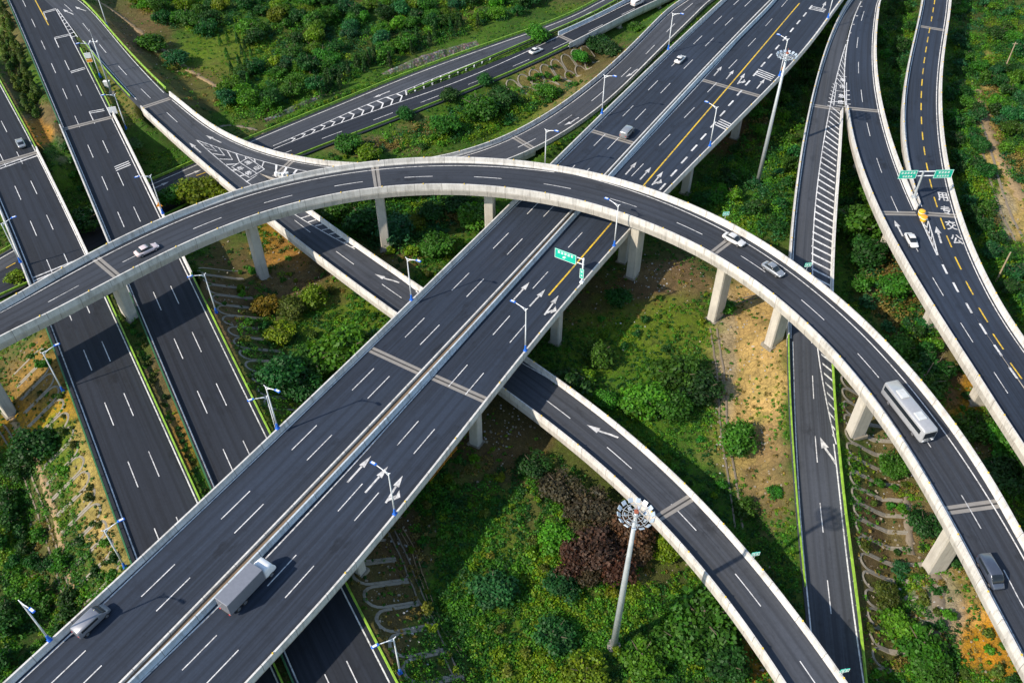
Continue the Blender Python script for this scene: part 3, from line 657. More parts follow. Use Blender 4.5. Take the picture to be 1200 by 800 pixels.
def pier(r, q, parent, lats=(0,), wide=3.0, thick=1.9, th=1.8, cap=True, flare=0.0):
    for lat in lats:
        c, n, t, wl, wr = r.at(q); p = r.P(q, lat); z1_ = p[2] - th - .12; z0 = gh(p[0], p[1]) - 1.0
        if z1_ - z0 < 1.2: continue
        a = math.atan2(n[1], n[0]); mb = MB(); R = Matrix.Rotation(a, 3, 'Z'); V = []
        for z, k in ((z0, 1.0), (z1_ - 2.2 if z1_ - z0 > 4 else z1_ - .3, 1.0), (z1_, 1.0 + flare)):
            b = .18
            for x, y in ((-1, -1 + b), (-1 + b, -1), (1 - b, -1), (1, -1 + b), (1, 1 - b), (1 - b, 1), (-1 + b, 1), (-1, 1 - b)):
                v = R @ Vector((x * wide / 2 * k, y * thick / 2, 0)); V.append((p[0] + v.x, p[1] + v.y, z))
        Fc = [(i * 8 + k, i * 8 + (k + 1) % 8, i * 8 + 8 + (k + 1) % 8, i * 8 + 8 + k) for i in range(2) for k in range(8)] + [tuple(range(8))[::-1], tuple(range(16, 24))]
        mb.add(V, Fc); po = mb.build('pier', M['pier'], parent)
        g0 = gh(p[0], p[1]); MB().box((p[0], p[1], g0 - .25), (wide + .6, thick + .6, .7), a, rot=R).build('footing', M['rib'], po); MB().box((p[0], p[1], z1_ - .06), (wide * .7, thick * .6, .3), a, rot=R).build('bearing', M['slot'], po)
def qbase(r, px, py):
    p = G_(px, py); return r.loc_xy(p[0], p[1])[0]

# --- curved flyover, topmost
T = road_empty('curved_flyover', RT, 0, 'curved grey flyover on tall single piers sweeping over every other road', 'flyover')
asph(RT, 0, RT.len, M['asph_t'], T); deck(RT, 0, RT.len, T, 1.75, 0.3); parapet(RT, 'L', 0, RT.len, T, 1.3); parapet(RT, 'R', 0, RT.len, T, 1.1)
for px, py in ((12, 483), (150, 368), (303, 315), (452, 290), (585, 250), (740, 323), (830, 378), (902, 405), (1003, 508), (1086, 667)):
    pier(RT, qbase(RT, px, py), T, flare=.12, wide=3.3, thick=2.0)
for px, py in ((128, 316), (441, 208), (848, 287), (1138, 594)): joint(RT, RT.loc(px, py)[0], T)
mk = Marks(RT); mk.dashes([(-2, 92, 334), (0, 260, 255.5), (1, 343, 229.5), (2, 425, 213), (3, 507, 206), (4, 588, 209), (5, 669, 221), (6, 746, 243), (9, 965.5, 375), (10, 1029.5, 442.5), (11, 1091, 524), (12, 1150, 619), (13, 1200, 712)], -3, 13)
mk.curve([(0, 366), (107, 309), (222, 254), (300, 228), (367, 207.5), (450, 199), (500, 195), (550, 195), (600, 197.5), (650, 201)], .2)
mk.curve([(650, 201), (705, 211), (775, 235), (850, 272.5), (900, 302), (962, 347.5), (1016, 399), (1062, 449), (1125, 527.5), (1169, 599), (1200, 659)], .2, ext=(0, 20))
mk.inset('R', 1.15, 0, RT.len, .2); mk.build(T)

# --- main bridge: twin decks
for key, r, lab in (('L', RML, 'far carriageway of the main bridge, with plain lane dashes and lamps beside the ramp'), ('R', RMR, 'carriageway of the main bridge with turn arrows and a yellow line')):
    B = road_empty('main_bridge', r, 0, lab, 'bridge')
    asph(r, 0, r.len, M['asph_m'], B); deck(r, 0, r.len, B, 1.7, 1.6)
    parapet(r, 'L', 0, r.len, B, 1.15, 'parapet_shade' if key == 'R' else 'parapet', refl=0); parapet(r, 'R', 0, r.len, B, 1.15, refl=14 if key == 'R' else 0)
    for px, py in (((498, 422), (700, 176)) if key == 'L' else ((535, 453), (866, 110))): pass
    for px, py in ((420, 668), (555, 517), (650, 400), (727, 305), (793, 222), (867, 163), (930, 90)):
        pier(r, qbase(RMR, px, py) if key == 'R' else RML.loc_xy(*RMR.P(qbase(RMR, px, py), 0)[:2])[0], B, (-3.6, 3.6), 1.9, 1.6, 1.7)
    for px, py in (((460, 421), (725, 163)) if key == 'L' else ((538, 455), (880, 110))): joint(r, r.loc(px, py)[0], B)
    mk = Marks(r)
    if key == 'L':
        mk.dashes([(0, 100.5, 761.75), (1, 205, 660.75), (2, 293, 575), (3, 371, 498), (4, 438, 431.5), (5, 497.5, 372.5), (6, 550, 320), (7, 596, 273), (8, 634, 234), (11, 742, 124), (15, 846, 19)], -1, 17)
        mk.dashes([(0, 119, 779), (1, 222.5, 676.25), (2, 310, 591), (3, 388.5, 509), (4, 456, 440.5), (6, 567, 327), (8, 653, 237), (10, 725, 161), (11, 757, 128), (13, 812, 70), (15, 859, 21)], -1, 17)
        mk.curve([(22.5, 799.5), (235, 600), (300, 537), (442, 399.5), (600, 247), (654, 192.5), (770, 78), (850, 2)], .22, ext=(20, 20))
        mk.inset('R', .75, 0, r.len, .22)
    else:
        mk.dashes([(0, 257, 746), (1, 346, 649), (2, 422, 565), (3, 489, 492.5), (4, 547, 427), (5, 597.5, 370), (6, 644, 319), (7, 684, 273), (9, 755, 192.5), (10, 785.6, 157.5), (11, 813, 126), (12, 839, 97), (13, 863, 70), (14, 885, 45), (15, 905, 22), (16, 924, 0)], -1, 18)
        mk.dashes([(0, 279.5, 761), (1, 368, 662.5), (2, 444, 577), (3, 509, 502.5), (4, 567, 437), (5, 616.5, 379)], -1, 5)
        mk.curve([(169, 799.5), (300, 662.5), (357, 599.5), (544, 400), (600, 339), (686, 245), (725, 199), (809, 107), (900, 5)], .22, ext=(20, 20))
        mk.curve([(643, 346), (721, 256), (770, 199), (900, 47.5), (937, 4)], .32, mk.y, ext=(0, 0))
        mk.dashes([(0, 780, 215), (1, 793, 199), (2, 805, 184), (3, 817, 170), (4, 828, 157), (5, 839, 143), (6, 849.6, 130), (7, 859, 118), (8, 869, 106), (9, 879, 94.6), (11, 896.5, 73), (12, 905, 63.5), (13, 913, 53), (15, 930, 33), (17, 945, 15)], 0, 18, .52, .42)
        mk.inset('R', .75, 0, r.len, .22)
        mk.cross((886, 84), (906, 92), 4, 1.0, .4); mk.cross((841, 143), (856, 150), 4, 1.0, .4); mk.cross((949, 9), (967, 13), 3, 1.0, .4)
        for tl, tp, kd in (((407, 565), (435, 534), 's'), ((428, 577), (455, 546), 's'), ((452, 589), (472, 557), 'right'), ((602, 351), (620.5, 330.5), 's'), ((620.5, 359), (639, 339), 's'), ((638, 369), (654.5, 346), 'right'),
                           ((733, 204.6), (746, 190), 's'), ((750, 210.6), (763, 196), 's'), ((764, 217), (777, 201), 'right'), ((836.6, 89), (846, 78), 's'), ((851, 93), (860, 82.4), 's'), ((864, 99), (873, 86), 'right'), ((887, 104), (896, 93), 's'), ((962, 13), (968, 2), 's')):
            arrow(r, tl, tp, B, kd, wide=1.0)
    mk.build(B)
# dusty cover between the two decks
mq = [RML.P(q, -(RML.at(q)[4])) for q in RML.qs(0, RML.len, 3)]; mr = []
for p in mq:
    q, l = RMR.loc_xy(p[0], p[1]); mr.append(RMR.P(q, RMR.at(q)[3]))
V = []; Fc = []
for i, (a, b) in enumerate(zip(mq, mr)):
    a = np.array(a) + [0, 0, .62]; b = np.array(b) + [0, 0, .62]; e = (b - a); L_ = np.linalg.norm(e) + 1e-6; e = e / L_ * min(.01, L_ / 3)
    V += [a + e, b - e]; Fc += [(2 * i - 2, 2 * i - 1, 2 * i + 1, 2 * i)] if i else []
tag(link('median_cover', mesh('median_cover', V, Fc, M['median'])), 'dusty brown strip between the two decks of the main bridge', 'median')

# --- ramp C crossing below the main bridge, and ramp D joining it
C_ = road_empty('ramp_bridge', RC, 0, 'grey ramp with cream parapets passing below the main bridge and past the floodlight mast', 'bridge')
asph(RC, 0, RC.len, M['asph_r'], C_); deck(RC, qC0, RC.len, C_, 1.6, .12)
qCn = qpx(RC, 322, 216); qCl0 = qpx(RC, 168, 128)
parapet(RC, 'L', qCl0, RC.len, C_, 1.2); parapet(RC, 'R', qCn, RC.len, C_, 1.2)
for px, py in ((400, 340), (690, 530), (840, 680)): pier(RC, RC.loc(px, py)[0], C_, wide=3.2)
for px, py in ((186, 120), (795, 592)): joint(RC, RC.loc(px, py)[0], C_, .022)
mk = Marks(RC)
mk.dashes([(0, 116, 52), (1, 139, 77.5), (2, 165.5, 104), (3, 195, 132)], -2, 3, trail=1)
mk.dashes([(0, 345, 258), (1, 394, 294.5), (2, 447.5, 333)], -1, 3, trail=1)
mk.dashes([(0, 640.5, 469), (1, 711, 524), (2, 787, 590), (3, 861, 672), (4, 937.5, 774)], -1, 5, trail=1)
mk.curve([(97, 48), (130, 84), (160, 117)], .2); mk.inset('L', .72, qCl0, RC.len, .2)
mk.curve([(91, 0), (150, 64), (192, 109)], .2, ext=(20, 0))
mk.curve([(229.5, 164), (262, 190), (292.5, 217), (341, 249), (382, 272), (415, 292)], .2)
mk.curve([(355, 246), (422.5, 292.5), (489, 341)], .2); mk.curve([(615, 427.5), (722, 496), (775, 542), (827, 597), (900, 680), (957, 750), (987, 797)], .22, ext=(30, 20))
hatch(RC, [(341, 249), (382, 272), (415, 292)], [(352, 245), (392, 272), (420, 292)], 9, mk=mk, wd=.4)
mk.build(C_)
arrow(RC, (466, 333), (439, 321), C_, 'bend_r'); arrow(RC, (722.5, 515), (687.5, 497.5), C_, 'bend_r', wide=1.2); arrow(RC, (235.5, 179), (222, 167.5), C_)
D_ = road_empty('joining_ramp_bridge', RD, 0, 'ramp lane curving in from afar to join the lower ramp at a hatched gore', 'bridge')
asph(RD, 0, RD.len, M['asph_r'], D_, dz=-.01); deck(RD, qD1, RD.len - 8, D_, 1.5, .12, dz=-.03)
qDn = qpx(RD, 333, 205)
parapet(RD, 'L', 2, RD.len - 1.5, D_, 1.2); parapet(RD, 'R', 0, qDn, D_, .9, refl=0, wd=.36)
joint(RD, qD1, D_); joint(RD, RD.loc(335, 195)[0], D_)
mk = Marks(RD); mk.dashes([(0, 812, 4), (1, 791, 28), (2, 767, 53), (3, 740, 79.5), (4, 706, 107), (5, 671, 135), (6, 627.5, 162.5)], -1, 7, trail=1)
mk.inset('L', 1.0, 0, RD.len - 4, .2); mk.inset('R', .85, 0, qDn - 25, .2)
mk.curve([(229.5, 164), (250, 171), (270, 178), (291, 184), (315, 191), (360, 201)], .2)
mk.build(D_)
# paint of the gore lies on both ribbons: lifted clear of the upper one
GO = Marks(RC, .022)
hatch(RC, [(229.5, 164), (262, 190), (292.5, 217)], [(229.5, 164), (270, 178), (315, 191)], 8, chev=.14, mk=GO, t0=.02, t1=1.0, wd=.5)
hatch(RC, [(320, 205), (345, 222)], [(318, 192), (366, 203)], 4, mk=GO, wd=.45)
BXP = [(291, 185), (310, 198.5), (292.5, 208.5), (271.5, 196)]
def loop(mk, pts, wd=.22, closed=True):
    P = [mk.r.P(*mk.r.loc(*p), mk.lift + .004) for p in pts]
    for a, b in zip(P, P[1:] + ([P[0]] if closed else [])):
        v = (b - a); v = v / np.linalg.norm(v); n = np.array([-v[1], v[0], 0]) * wd / 2; mk.w.add([a - n, a + n, b + n, b - n], [(0, 1, 2, 3)])
GO.w.build('gore_marking', M['white'], C_)
bx = MB(); P = [RC.P(*RC.loc(*p), .032) for p in BXP]; bx.add(P, [(0, 1, 2, 3)]); bo = bx.build('stopping_box', M['asph_r'], C_)
g2 = Marks(RC, .038); loop(g2, BXP); loop(g2, [(281, 190.5), (300.5, 203)], closed=False); bl = g2.w.build('box_outline', M['white'], bo)
up = RC.P(*RC.loc(271.5, 180)) - RC.P(*RC.loc(292.5, 195)); tx = MB()
for ch, px, py in (('急', 290.6, 190.6), ('应', 301, 197), ('车', 281.6, 197.4), ('停', 291.4, 203)):
    ground_text(ch, RC.P(*RC.loc(px, py), .046), up, 1.5, 1.7, tx, .05)
tx.build('painted_lettering', M['white'], bo)
arrow(RD, (259.5, 167.5), (241.5, 159), D_, lift=.03); arrow(RD, (680, 139), (661, 147), D_, 'bend_r'); arrow(RD, (749, 82), (733, 90.5), D_, 'bend_r')
# crash cushion at the gore nose
cu = empty('crash_cushion', RC.P(*RC.loc(324, 206), .03)); tag(cu, 'white ringed crash cushion at the nose of the hatched gore below the flyover', 'crash cushion')
for i in range(4): MB().tube([(i * .85, -i * .35 + .12 * i * i, 0), (i * .85, -i * .35 + .12 * i * i, .85)], .42, 12).build('drum', M['sign_white'] if i % 2 == 0 else M['cabinet'], cu)

# --- right hand ramps
def ramp(r, name, lab, spans):
    e = road_empty(name, r, 0, lab, 'bridge'); return e
X1 = ramp(R1, 'straight_ramp_bridge', 'narrow ramp with a long striped shoulder leaving the fork and dropping to the bank', None)
asph(R1, 0, R1.len, M['asph_r'], X1, dz=-.01, il=.05, ir=.05); deck(R1, 0, q10 + 2, X1, 1.5, .12, dz=-.03)
q1n = qpx(R1, 978, 130)
parapet(R1, 'L', 0, q10, X1, 1.2); parapet(R1, 'R', q1n, q10, X1, 1.2, 'parapet', refl=0)
for px, py in ((960, 160), (945, 250), (945, 330)): pier(R1, R1.loc(px, py)[0], X1, wide=2.6)
joint(R1, R1.loc(968, 126)[0], X1)
mk = Marks(R1); mk.dashes([(0, 952, 440), (1, 955.5, 511), (2, 961, 589), (3, 969.5, 679.5)], -1, 5, trail=1)
mk.inset('L', .8, 0, q10, .2)
mk.curve([(929, 400), (932, 500), (938, 599), (948, 720), (957, 799)], .2, ext=(0, 15)); mk.curve([(977, 520), (986, 599), (998, 700), (1012, 799)], .22, ext=(0, 15))
GL1 = [(991, 52), (975, 120), (960, 199.5), (951, 287), (951, 322), (953, 360), (961, 405), (970, 465), (977, 520)]
mk.curve(GL1, .22)
A1 = [(975, 123), (960, 199.5), (951, 287), (951, 322), (953, 360), (961, 405), (970, 465), (976, 515)]
B1 = [(987, 130), (979, 199.5), (976, 270), (974, 335), (974, 380), (974.5, 430), (978, 480), (979, 515)]
hatch(R1, A1, B1, 46, mk=mk, wd=.5, skew=.012)
mk.build(X1); arrow(R1, (976, 544), (961, 512), X1, 'bend_r', wide=1.3)
X2 = ramp(R2, 'middle_ramp_bridge', 'two lane ramp bridge forking from the striped ramp and meeting the bus lane ramp', None)
asph(R2, 0, R2.len, M['asph_m'], X2); deck(R2, 0, R2.len, X2, 1.6, .12)
q2n = qpx(R2, 1008, 130); q2e = qpx(R2, 1065, 246)
parapet(R2, 'L', q2n, R2.len, X2, 1.2); parapet(R2, 'R', 0, q2e, X2, 1.25)
for px, py in ((1020, 160), (1038, 292), (1090, 385), (1150, 470)): pier(R2, R2.loc(px, py)[0] if py == 160 else qbase(R2, px, py), X2, wide=2.8)
joint(R2, R2.loc(1015, 129)[0], X2); joint(R2, R2.loc(1050, 250)[0], X2)
mk = Marks(R2); mk.dashes([(0, 1005, 44), (1, 1007, 73), (2, 1009, 105.5), (3, 1015.5, 144), (4, 1027.5, 185.5), (5, 1043.5, 230), (6, 1065, 275), (7, 1093.5, 325), (8, 1126, 378), (9, 1164.5, 436)], -1, 11, trail=1)
mk.inset('L', .8, q2n, R2.len, .2); mk.inset('R', .85, 0, q2e, .2); mk.build(X2); arrow(R2, (1058, 277), (1048, 258), X2, wide=1.1)
g3 = Marks(R2, .024)
hatch(R2, [(992, 54), (979, 100)], [(993, 54), (989, 104)], 8, mk=g3, wd=.4, skew=.12, t0=.1)
g3.curve([(1009, 2), (1000, 25), (993, 48), (990, 75), (990, 100), (990.5, 124)], .26)
hatch(R2, [(975, 112), (968, 127)], [(988, 112), (990, 127)], 1, mk=g3, wd=.3)
for side in ([(980.5, 97), (977, 124)], [(992, 97), (992, 124)]): loop(g3, side, .2, False)
hatch(R2, [(976.5, 96), (969, 126)], [(980, 97), (977, 125)], 7, mk=g3, wd=.3, skew=.1); hatch(R2, [(992.5, 104), (993, 125)], [(995.5, 104), (997, 125)], 4, mk=g3, wd=.3)
for yy in (89, 106.5, 124): loop(g3, [(982 if yy < 95 else 979.5, yy), (992, yy + 1.5)], .2, False)
for px in ((1009, 6), (1004, 17), (1000, 27), (996, 37), (993, 46)): hatch(R2, [px, (px[0] - 2, px[1] + 4)], [(px[0] + 2.5, px[1]), (px[0] + .5, px[1] + 4)], 1, mk=g3, wd=.5)
go = g3.w.build('gore_marking', M['white'], X2)
upv = R2.P(*R2.loc(990, 80)) - R2.P(*R2.loc(988, 120)); tx = MB()
for ch, px, py in (('车', 987.6, 94), ('停', 987.2, 101.8), ('急', 986, 112.6), ('应', 985.4, 120)): ground_text(ch, R2.P(*R2.loc(px, py), .03), upv, 1.5, 1.9, tx, .05)
tx.build('painted_lettering', M['white'], go)
X3 = ramp(R3, 'bus_lane_ramp_bridge', 'ramp bridge with a dashed yellow line and a painted bus lane', None)
asph(R3, 0, R3.len, M['asph_m'], X3, dz=-.01); deck(R3, 0, R3.len, X3, 1.6, .12, dz=-.03)
q3e = qpx(R3, 1090, 243)
parapet(R3, 'L', 0, q3e, X3, 1.2); parapet(R3, 'R', 0, R3.len, X3, 1.25)
for px, py in ((1080, 70), (1085, 200), (1150, 330)): pier(R3, R3.loc(px, py)[0], X3, wide=2.8)
joint(R3, R3.loc(1090, 33)[0], X3); joint(R3, R3.loc(1105, 252)[0], X3)
mk = Marks(R3); mk.inset('L', .85, 0, q3e, .2); mk.inset('R', .95, 0, R3.len, .2)
mk.dashes([(0, 1096.5, 0), (1, 1093.5, 9), (2, 1091.5, 19.5), (3, 1089.5, 33), (4, 1087.5, 43.5), (5, 1085.5, 55), (6, 1084.5, 67.5), (7, 1082, 80), (8, 1080.5, 93), (9, 1080, 107), (10, 1080, 121), (11, 1080, 137), (12, 1080.5, 154.5), (13, 1083, 172), (14, 1085.5, 191), (15, 1089.5, 210), (16, 1095, 231), (17, 1102, 255.5), (18, 1109, 276), (19, 1118.5, 301), (20, 1131, 329.5), (21, 1147, 360.5), (22, 1164, 391), (23, 1184.5, 425)], -2, 25, .55, .28, mk.y, trail=1)
g4 = Marks(R3, .024)
g4.dashes([(0, 1104.5, 310), (1, 1117, 331), (2, 1132, 355), (3, 1148, 379), (4, 1165, 404), (5, 1182.5, 430)], 0, 7, .5, .42, trail=1)
GA, GB = [(1077, 253), (1087, 275), (1098, 299)], [(1084, 249), (1092, 273), (1099, 299)]
g4.curve(GA, .25); g4.curve(GB, .25); hatch(R3, GA, GB, 6, mk=g4, chev=.12, wd=.5, t1=.85); g4.build(X3, 'gore_marking'); mk.build(X3)
tx = MB()
for ch, px, py in (('用', 1104.5, 230.5), ('专', 1108.5, 246.5), ('交', 1114.5, 264), ('公', 1121, 280.5)):
    q, l = R3.loc(px, py); a = R3.P(q, l); b = R3.P(q - 3, l) if True else a; ground_text(ch, R3.P(q, l, .03), (b - a), 2.1, 3.2, tx, .06)
tx.build('painted_lettering', M['white'], X3)
arrow(R3, (1103, 285), (1097, 265.5), X3, lift=.03, wide=1.3)

# --- roads on the ground
def at_grade(r, name, mat, dz=0.0): return asph(r, 0, r.len, mat, None, name, dz, .32, kind='structure')
def short_bridge(r, a, b, lab, h=1.1):
    e = road_empty('short_bridge', r, a, lab, 'bridge'); deck(r, a, b, e, 1.2, .2, dz=-.31); parapet(r, 'L', a, b, e, h, refl=0, base=-.5); parapet(r, 'R', a, b, e, h, refl=0, base=-.5)
    for q in (a + 14, (a + b) / 2 + 2): pier(r, q, e, (-3.5, 3.5), 1.5, 1.3, 1.5)
    joint(r, a + 1, e, .02); return e
oA = at_grade(RA, 'road', M['asph_a']); mk = Marks(RA)
mk.dashes([(0, 17.5, 218), (1, 35, 259), (2, 55, 304), (4, 98, 410), (5, 122.5, 471.5), (6, 150, 540.5)], -4, 12, trail=1)
mk.dashes([(-2, 1.5, 142), (-1, 19.5, 178), (0, 36, 212), (1, 54.5, 252), (2, 75, 297), (4, 119, 400), (5, 145.5, 460.5), (6, 174, 528.5)], -4, 12, trail=1)
mk.inset('L', 1.05, 0, RA.len, .2); mk.inset('R', .7, 0, RA.len, .2); mk.cross((-6, 197), (43, 180), 3, 1.1, .4); mk.cross((40, 329), (106, 302), 3, 1.1, .4); mk.build(oA)
short_bridge(RA, qA0, qA1, 'short road bridge of the road nearest the picture edge, over the low road')
oB = at_grade(RB, 'road', M['asph_a'], -.006); mk = Marks(RB)
mk.dashes([(-6, 37, 22.5), (-5, 48, 48), (-4, 60.5, 74.5), (-3, 73.5, 104), (-2, 87.5, 136), (-1, 103, 170), (0, 119, 207), (1, 138, 248.5), (3, 180, 342), (5, 231, 458), (6, 261.5, 526)], -8, 13, trail=1)
mk.dashes([(-4, 75.5, 71), (-3, 90, 100), (-2, 105, 131), (-1, 120, 165), (0, 137.5, 202), (1, 156.5, 242.5), (3, 200, 335), (4, 225, 389), (5, 253.5, 449), (6, 285, 516), (9, 406, 774)], -4, 12, trail=1)
mk.inset('L', .75, 0, RB.len, .2); mk.inset('R', 1.0, qpx(RB, 70, 44), RB.len, .2)
mk.curve([(41, 0), (49, 15), (57, 30)], .28, mk.y)
for a, b in (((51, 15), (66, 11)), ((64, 45), (81, 41)), ((83, 85), (99.5, 80)), ((105, 132), (122, 129)), ((135, 198), (152, 191))): mk.cross(a, b, 2 if a[0] < 130 else 3, .9, .32)
for a, b in (((51, 15), (55, 24)), ((64, 45), (69, 56)), ((105, 132), (111, 145))): loop(mk, [a, b], .22, False)
mk.build(oB)
V = [U(x, y, 5.965) for x, y in ((36, -34), (104, -34), (94, 12), (84, 38), (68, 16))]
link('road', mesh('road', V, [(0, 1, 2, 3, 4)], M['asph_a'], [(0, 0)] * 5))['kind'] = 'structure'
gb = Marks(RB, .03); gA, gB_ = [(66, 12), (76, 30), (85, 46)], [(67, 11), (79, 27), (91, 44)]
gb.curve(gA, .22); gb.curve(gB_, .22); hatch(RB, gA, gB_, 8, mk=gb, wd=.35, t0=.1); gb.build(oB, 'gore_marking')
for tl, tp in (((84, 18), (74, 11)), ((99, 14), (88, 8))): arrow(RC, tl, tp, C_, 'bend_r')
short_bridge(RB, qB0, qB1, 'short road bridge beside the hatched ramp, over the low road')
oE = at_grade(RE1, 'road', M['asph_r']); mk = Marks(RE1, .016); mk.inset('L', 1.3, 0, RE1.len, .22)
mk.curve([(7, 314), (18, 308)], .22, mk.y); mk.curve([(194, 221), (211, 215)], .22, mk.y); mk.curve([(230, 206), (241, 202)], .22, mk.y); mk.curve([(-30, 333), (-10, 323)], .22, mk.y)
e1l = [(320, 171), (375, 147), (425, 125), (465, 110)]; mk.curve(e1l, .22); mk.curve([(465, 110), (542, 79), (580, 64), (640, 38)], .22, ext=(0, 20)); mk.build(oE); arrow(RE1, (457, 107), (437, 115), oE)
for tl, tp in (((178, 222), (198, 213)), ((216, 207), (236, 199))): arrow(RE1, tl, tp, oE)
oE2 = at_grade(RE2, 'road', M['asph_a'], -.012); mk = Marks(RE2, .016)
mk.dashes([(0, 744, 10), (1, 706, 29), (4, 570, 91), (5, 515, 112), (6, 460, 132), (7, 401, 154)], -1, 8, trail=1)
e2l = [(320, 175), (400, 144), (462, 122)]; mk.curve(e2l, .22); mk.curve([(462, 122), (550, 90), (600, 69), (650, 45), (700, 22)], .22, ext=(0, 20)); mk.inset('R', 1.0, 0, RE2.len, .22)
hatch(RE2, [(335, 165), (375, 147), (425, 125), (470, 108)], [(335, 169), (400, 144), (462, 122), (474, 117)], 12, mk=mk, chev=.035, wd=.5)
hatch(RE1, [(470, 108), (542, 79), (580, 64)], [(476, 113), (545, 84), (582, 67)], 11, mk=mk, wd=.5, skew=-.04)
mk.build(oE2)
e = road_empty('short_bridge', RE2, 0, 'short bridge with pale parapets, one tinted blue like shade, carrying the upper road past the arch ribbed slope', 'bridge'); deck(RE2, qE2, RE2.len, e, 1.5, .2, dz=-.33); parapet(RE2, 'L', qE2, RE2.len, e, 1.1, 'parapet_shade', refl=0, base=-.5); parapet(RE2, 'R', qE2 - 3, RE2.len, e, 1.1, refl=0, base=-.5); joint(RE2, qE2, e, .03)
for q in (qE2 + 22, qE2 + 42): pier(RE2, q, e, (-2.5, 2.5), 1.4, 1.2, 1.4)

# ------------------------------------------------------------------ guardrails on the ground roads
POST = MB().box((0, 0, .35), (.12, .12, 1.0)).me('post', M['post'])
def guardrail(r, side, a, b, mat, label, off=.22, group=None):
    g = empty('guardrail', r.P(a, 0)); g.location = (0, 0, 0); tag(g, label, 'guardrail', group)
    pr = lambda o, z: (side, off + o, z)
    sweep('beam', r, a, b, [pr(-.10, .45), pr(-.14, .62), pr(-.10, .80), pr(-.16, .98), pr(.06, .98), pr(.10, .80), pr(.04, .62), pr(.10, .45)], M[mat], g)
    n = 0
    for q in np.arange(a + .5, b, max(4.0, (b - a) / 90)):
        wl, wr = r.at(q)[3:5]; p = r.P(q, (wl - off) if side == 'L' else -(wr - off), 0); link('post', POST, g, p)
guardrail(RA, 'R', 0, qA0, 'rail_green', 'lime guardrail above the conifer strip on the outermost road')
guardrail(RA, 'R', qA1, RA.len, 'rail_green', 'lime guardrail facing the narrow planted strip, below the flyover')
guardrail(RA, 'L', qA1, RA.len, 'rail_dark', 'dark green guardrail at the top of the tan ribbed slope')
guardrail(RB, 'L', 0, qB0, 'rail_dark', 'dark green guardrail beside the conifer strip')
guardrail(RB, 'L', qB1, RB.len, 'rail_dark', 'dark green guardrail on the far edge of the planted strip below the flyover')
guardrail(RB, 'R', qB1, RB.len, 'rail_green', 'lime guardrail at the top of the brown ribbed slope below the flyover')
guardrail(RB, 'R', qpx(RB, 93, 60), qB0 - 3, 'rail_green', 'short lime guardrail on the road side of the gore island')
guardrail(RC, 'L', qpx(RC, 99, 53), qpx(RC, 152, 116), 'rail_green', 'short lime guardrail on the ramp side of the gore island')
guardrail(RC, 'R', 0, qpx(RC, 193, 107), 'rail_green', 'bright lime guardrail along the outside of the ramp from the far corner', off=-.5)
guardrail(RE1, 'L', 0, RE1.len, 'rail_green', 'long lime guardrail below the stone bank of the far road')
guardrail(RE2, 'R', 0, qE2 - 3, 'rail_green', 'lime guardrail on the shrub side of the far road')
guardrail(RE1, 'R', qpx(RE1, 476, 109), RE1.len, 'rail_green', 'lime guardrail in the median of the far road', off=-.4)
guardrail(R1, 'L', q10, qpx(R1, 950, 690), 'rail_green', 'lime guardrail between the straight ramp and the stony tan bank')
guardrail(R1, 'R', q10 + 1, R1.len, 'rail_green', 'lime guardrail between the straight ramp and the arch ribbed slope')

# ------------------------------------------------------------------ ribbed slopes, ditches, tracks, walls
def drape(P, lift): return [(p[0], p[1], gh(p[0], p[1]) + lift) for p in P]
def lattice(r, side, a, b, e0, e1, w_, label, rows=1, rr=.13):
    t = empty('slope_lattice'); tag(t, label, 'slope lattice'); sg = 1 if side == 'L' else -1
    for row in range(rows):
        f0 = e0 + (e1 - e0) * row / rows; f1 = e0 + (e1 - e0) * (row + 1) / rows
        for i, q in enumerate(np.arange(a + (w_ / 2 if row % 2 else 0), b - w_, w_)):
            pts = []; j = random.uniform(-.25, .25)
            def at(qq, e):
                wl, wr = r.at(qq)[3:5]; return r.P(qq, sg * ((wl if sg > 0 else wr) + e))
            rad_ = w_ * .44
            for e in np.linspace(f1 + j, f0 + rad_, 6): pts.append(at(q + w_ * .06, e))
            for k in np.linspace(0, math.pi, 9)[1:-1]: pts.append(at(q + w_ / 2 - math.cos(k) * rad_, f0 + rad_ - math.sin(k) * rad_))
            for e in np.linspace(f0 + rad_, f1 - j, 6): pts.append(at(q + w_ * .94, e))
            D_ = np.array(drape(pts, 0)); V = []; Fc = []; miss = RNG.random() < .12
            for jj, c in enumerate(D_):
                tt = D_[min(jj + 1, len(D_) - 1)] - D_[max(jj - 1, 0)]; nn = np.array([-tt[1], tt[0], 0]); nn /= np.linalg.norm(nn) + 1e-9; hw = rr * RNG.uniform(1.15, 1.5)
                V += [c - nn * (hw + .08) + [0, 0, -.2], c - nn * hw + [0, 0, .09], c + nn * hw + [0, 0, .09], c + nn * (hw + .08) + [0, 0, -.2]]
                if jj: Fc += [(4 * jj - 4 + m, 4 * jj - 3 + m, 4 * jj + 1 + m, 4 * jj + m) for m in range(3)]
            link('arch_rib', mesh('arch_rib', V, Fc, M['rib']), t)
lattice(R1, 'R', qpx(R1, 978, 432), R1.len - 20, 1.6, 11, 3.1, 'grey concrete arch ribs on the rubbly slope beside the straight ramp', 1)
lattice(RA, 'L', qpx(RA, 66, 395), qpx(RA, 170, 660), 1.4, 8.5, 3.8, 'tan concrete arch ribs on the dry slope beside the outermost road', 1)
lattice(RB, 'R', qpx(RB, 380, 640), RB.len - 6, 1.3, 9.0, 4.4, 'long concrete arch ribs on the brown slope in the shade of the main bridge', 1, .17)
lattice(RB, 'R', qpx(RB, 212, 312), qpx(RB, 300, 485), 1.4, 9.5, 3.6, 'faint concrete arch ribs on the shrubby slope between flyover and main bridge', 1)
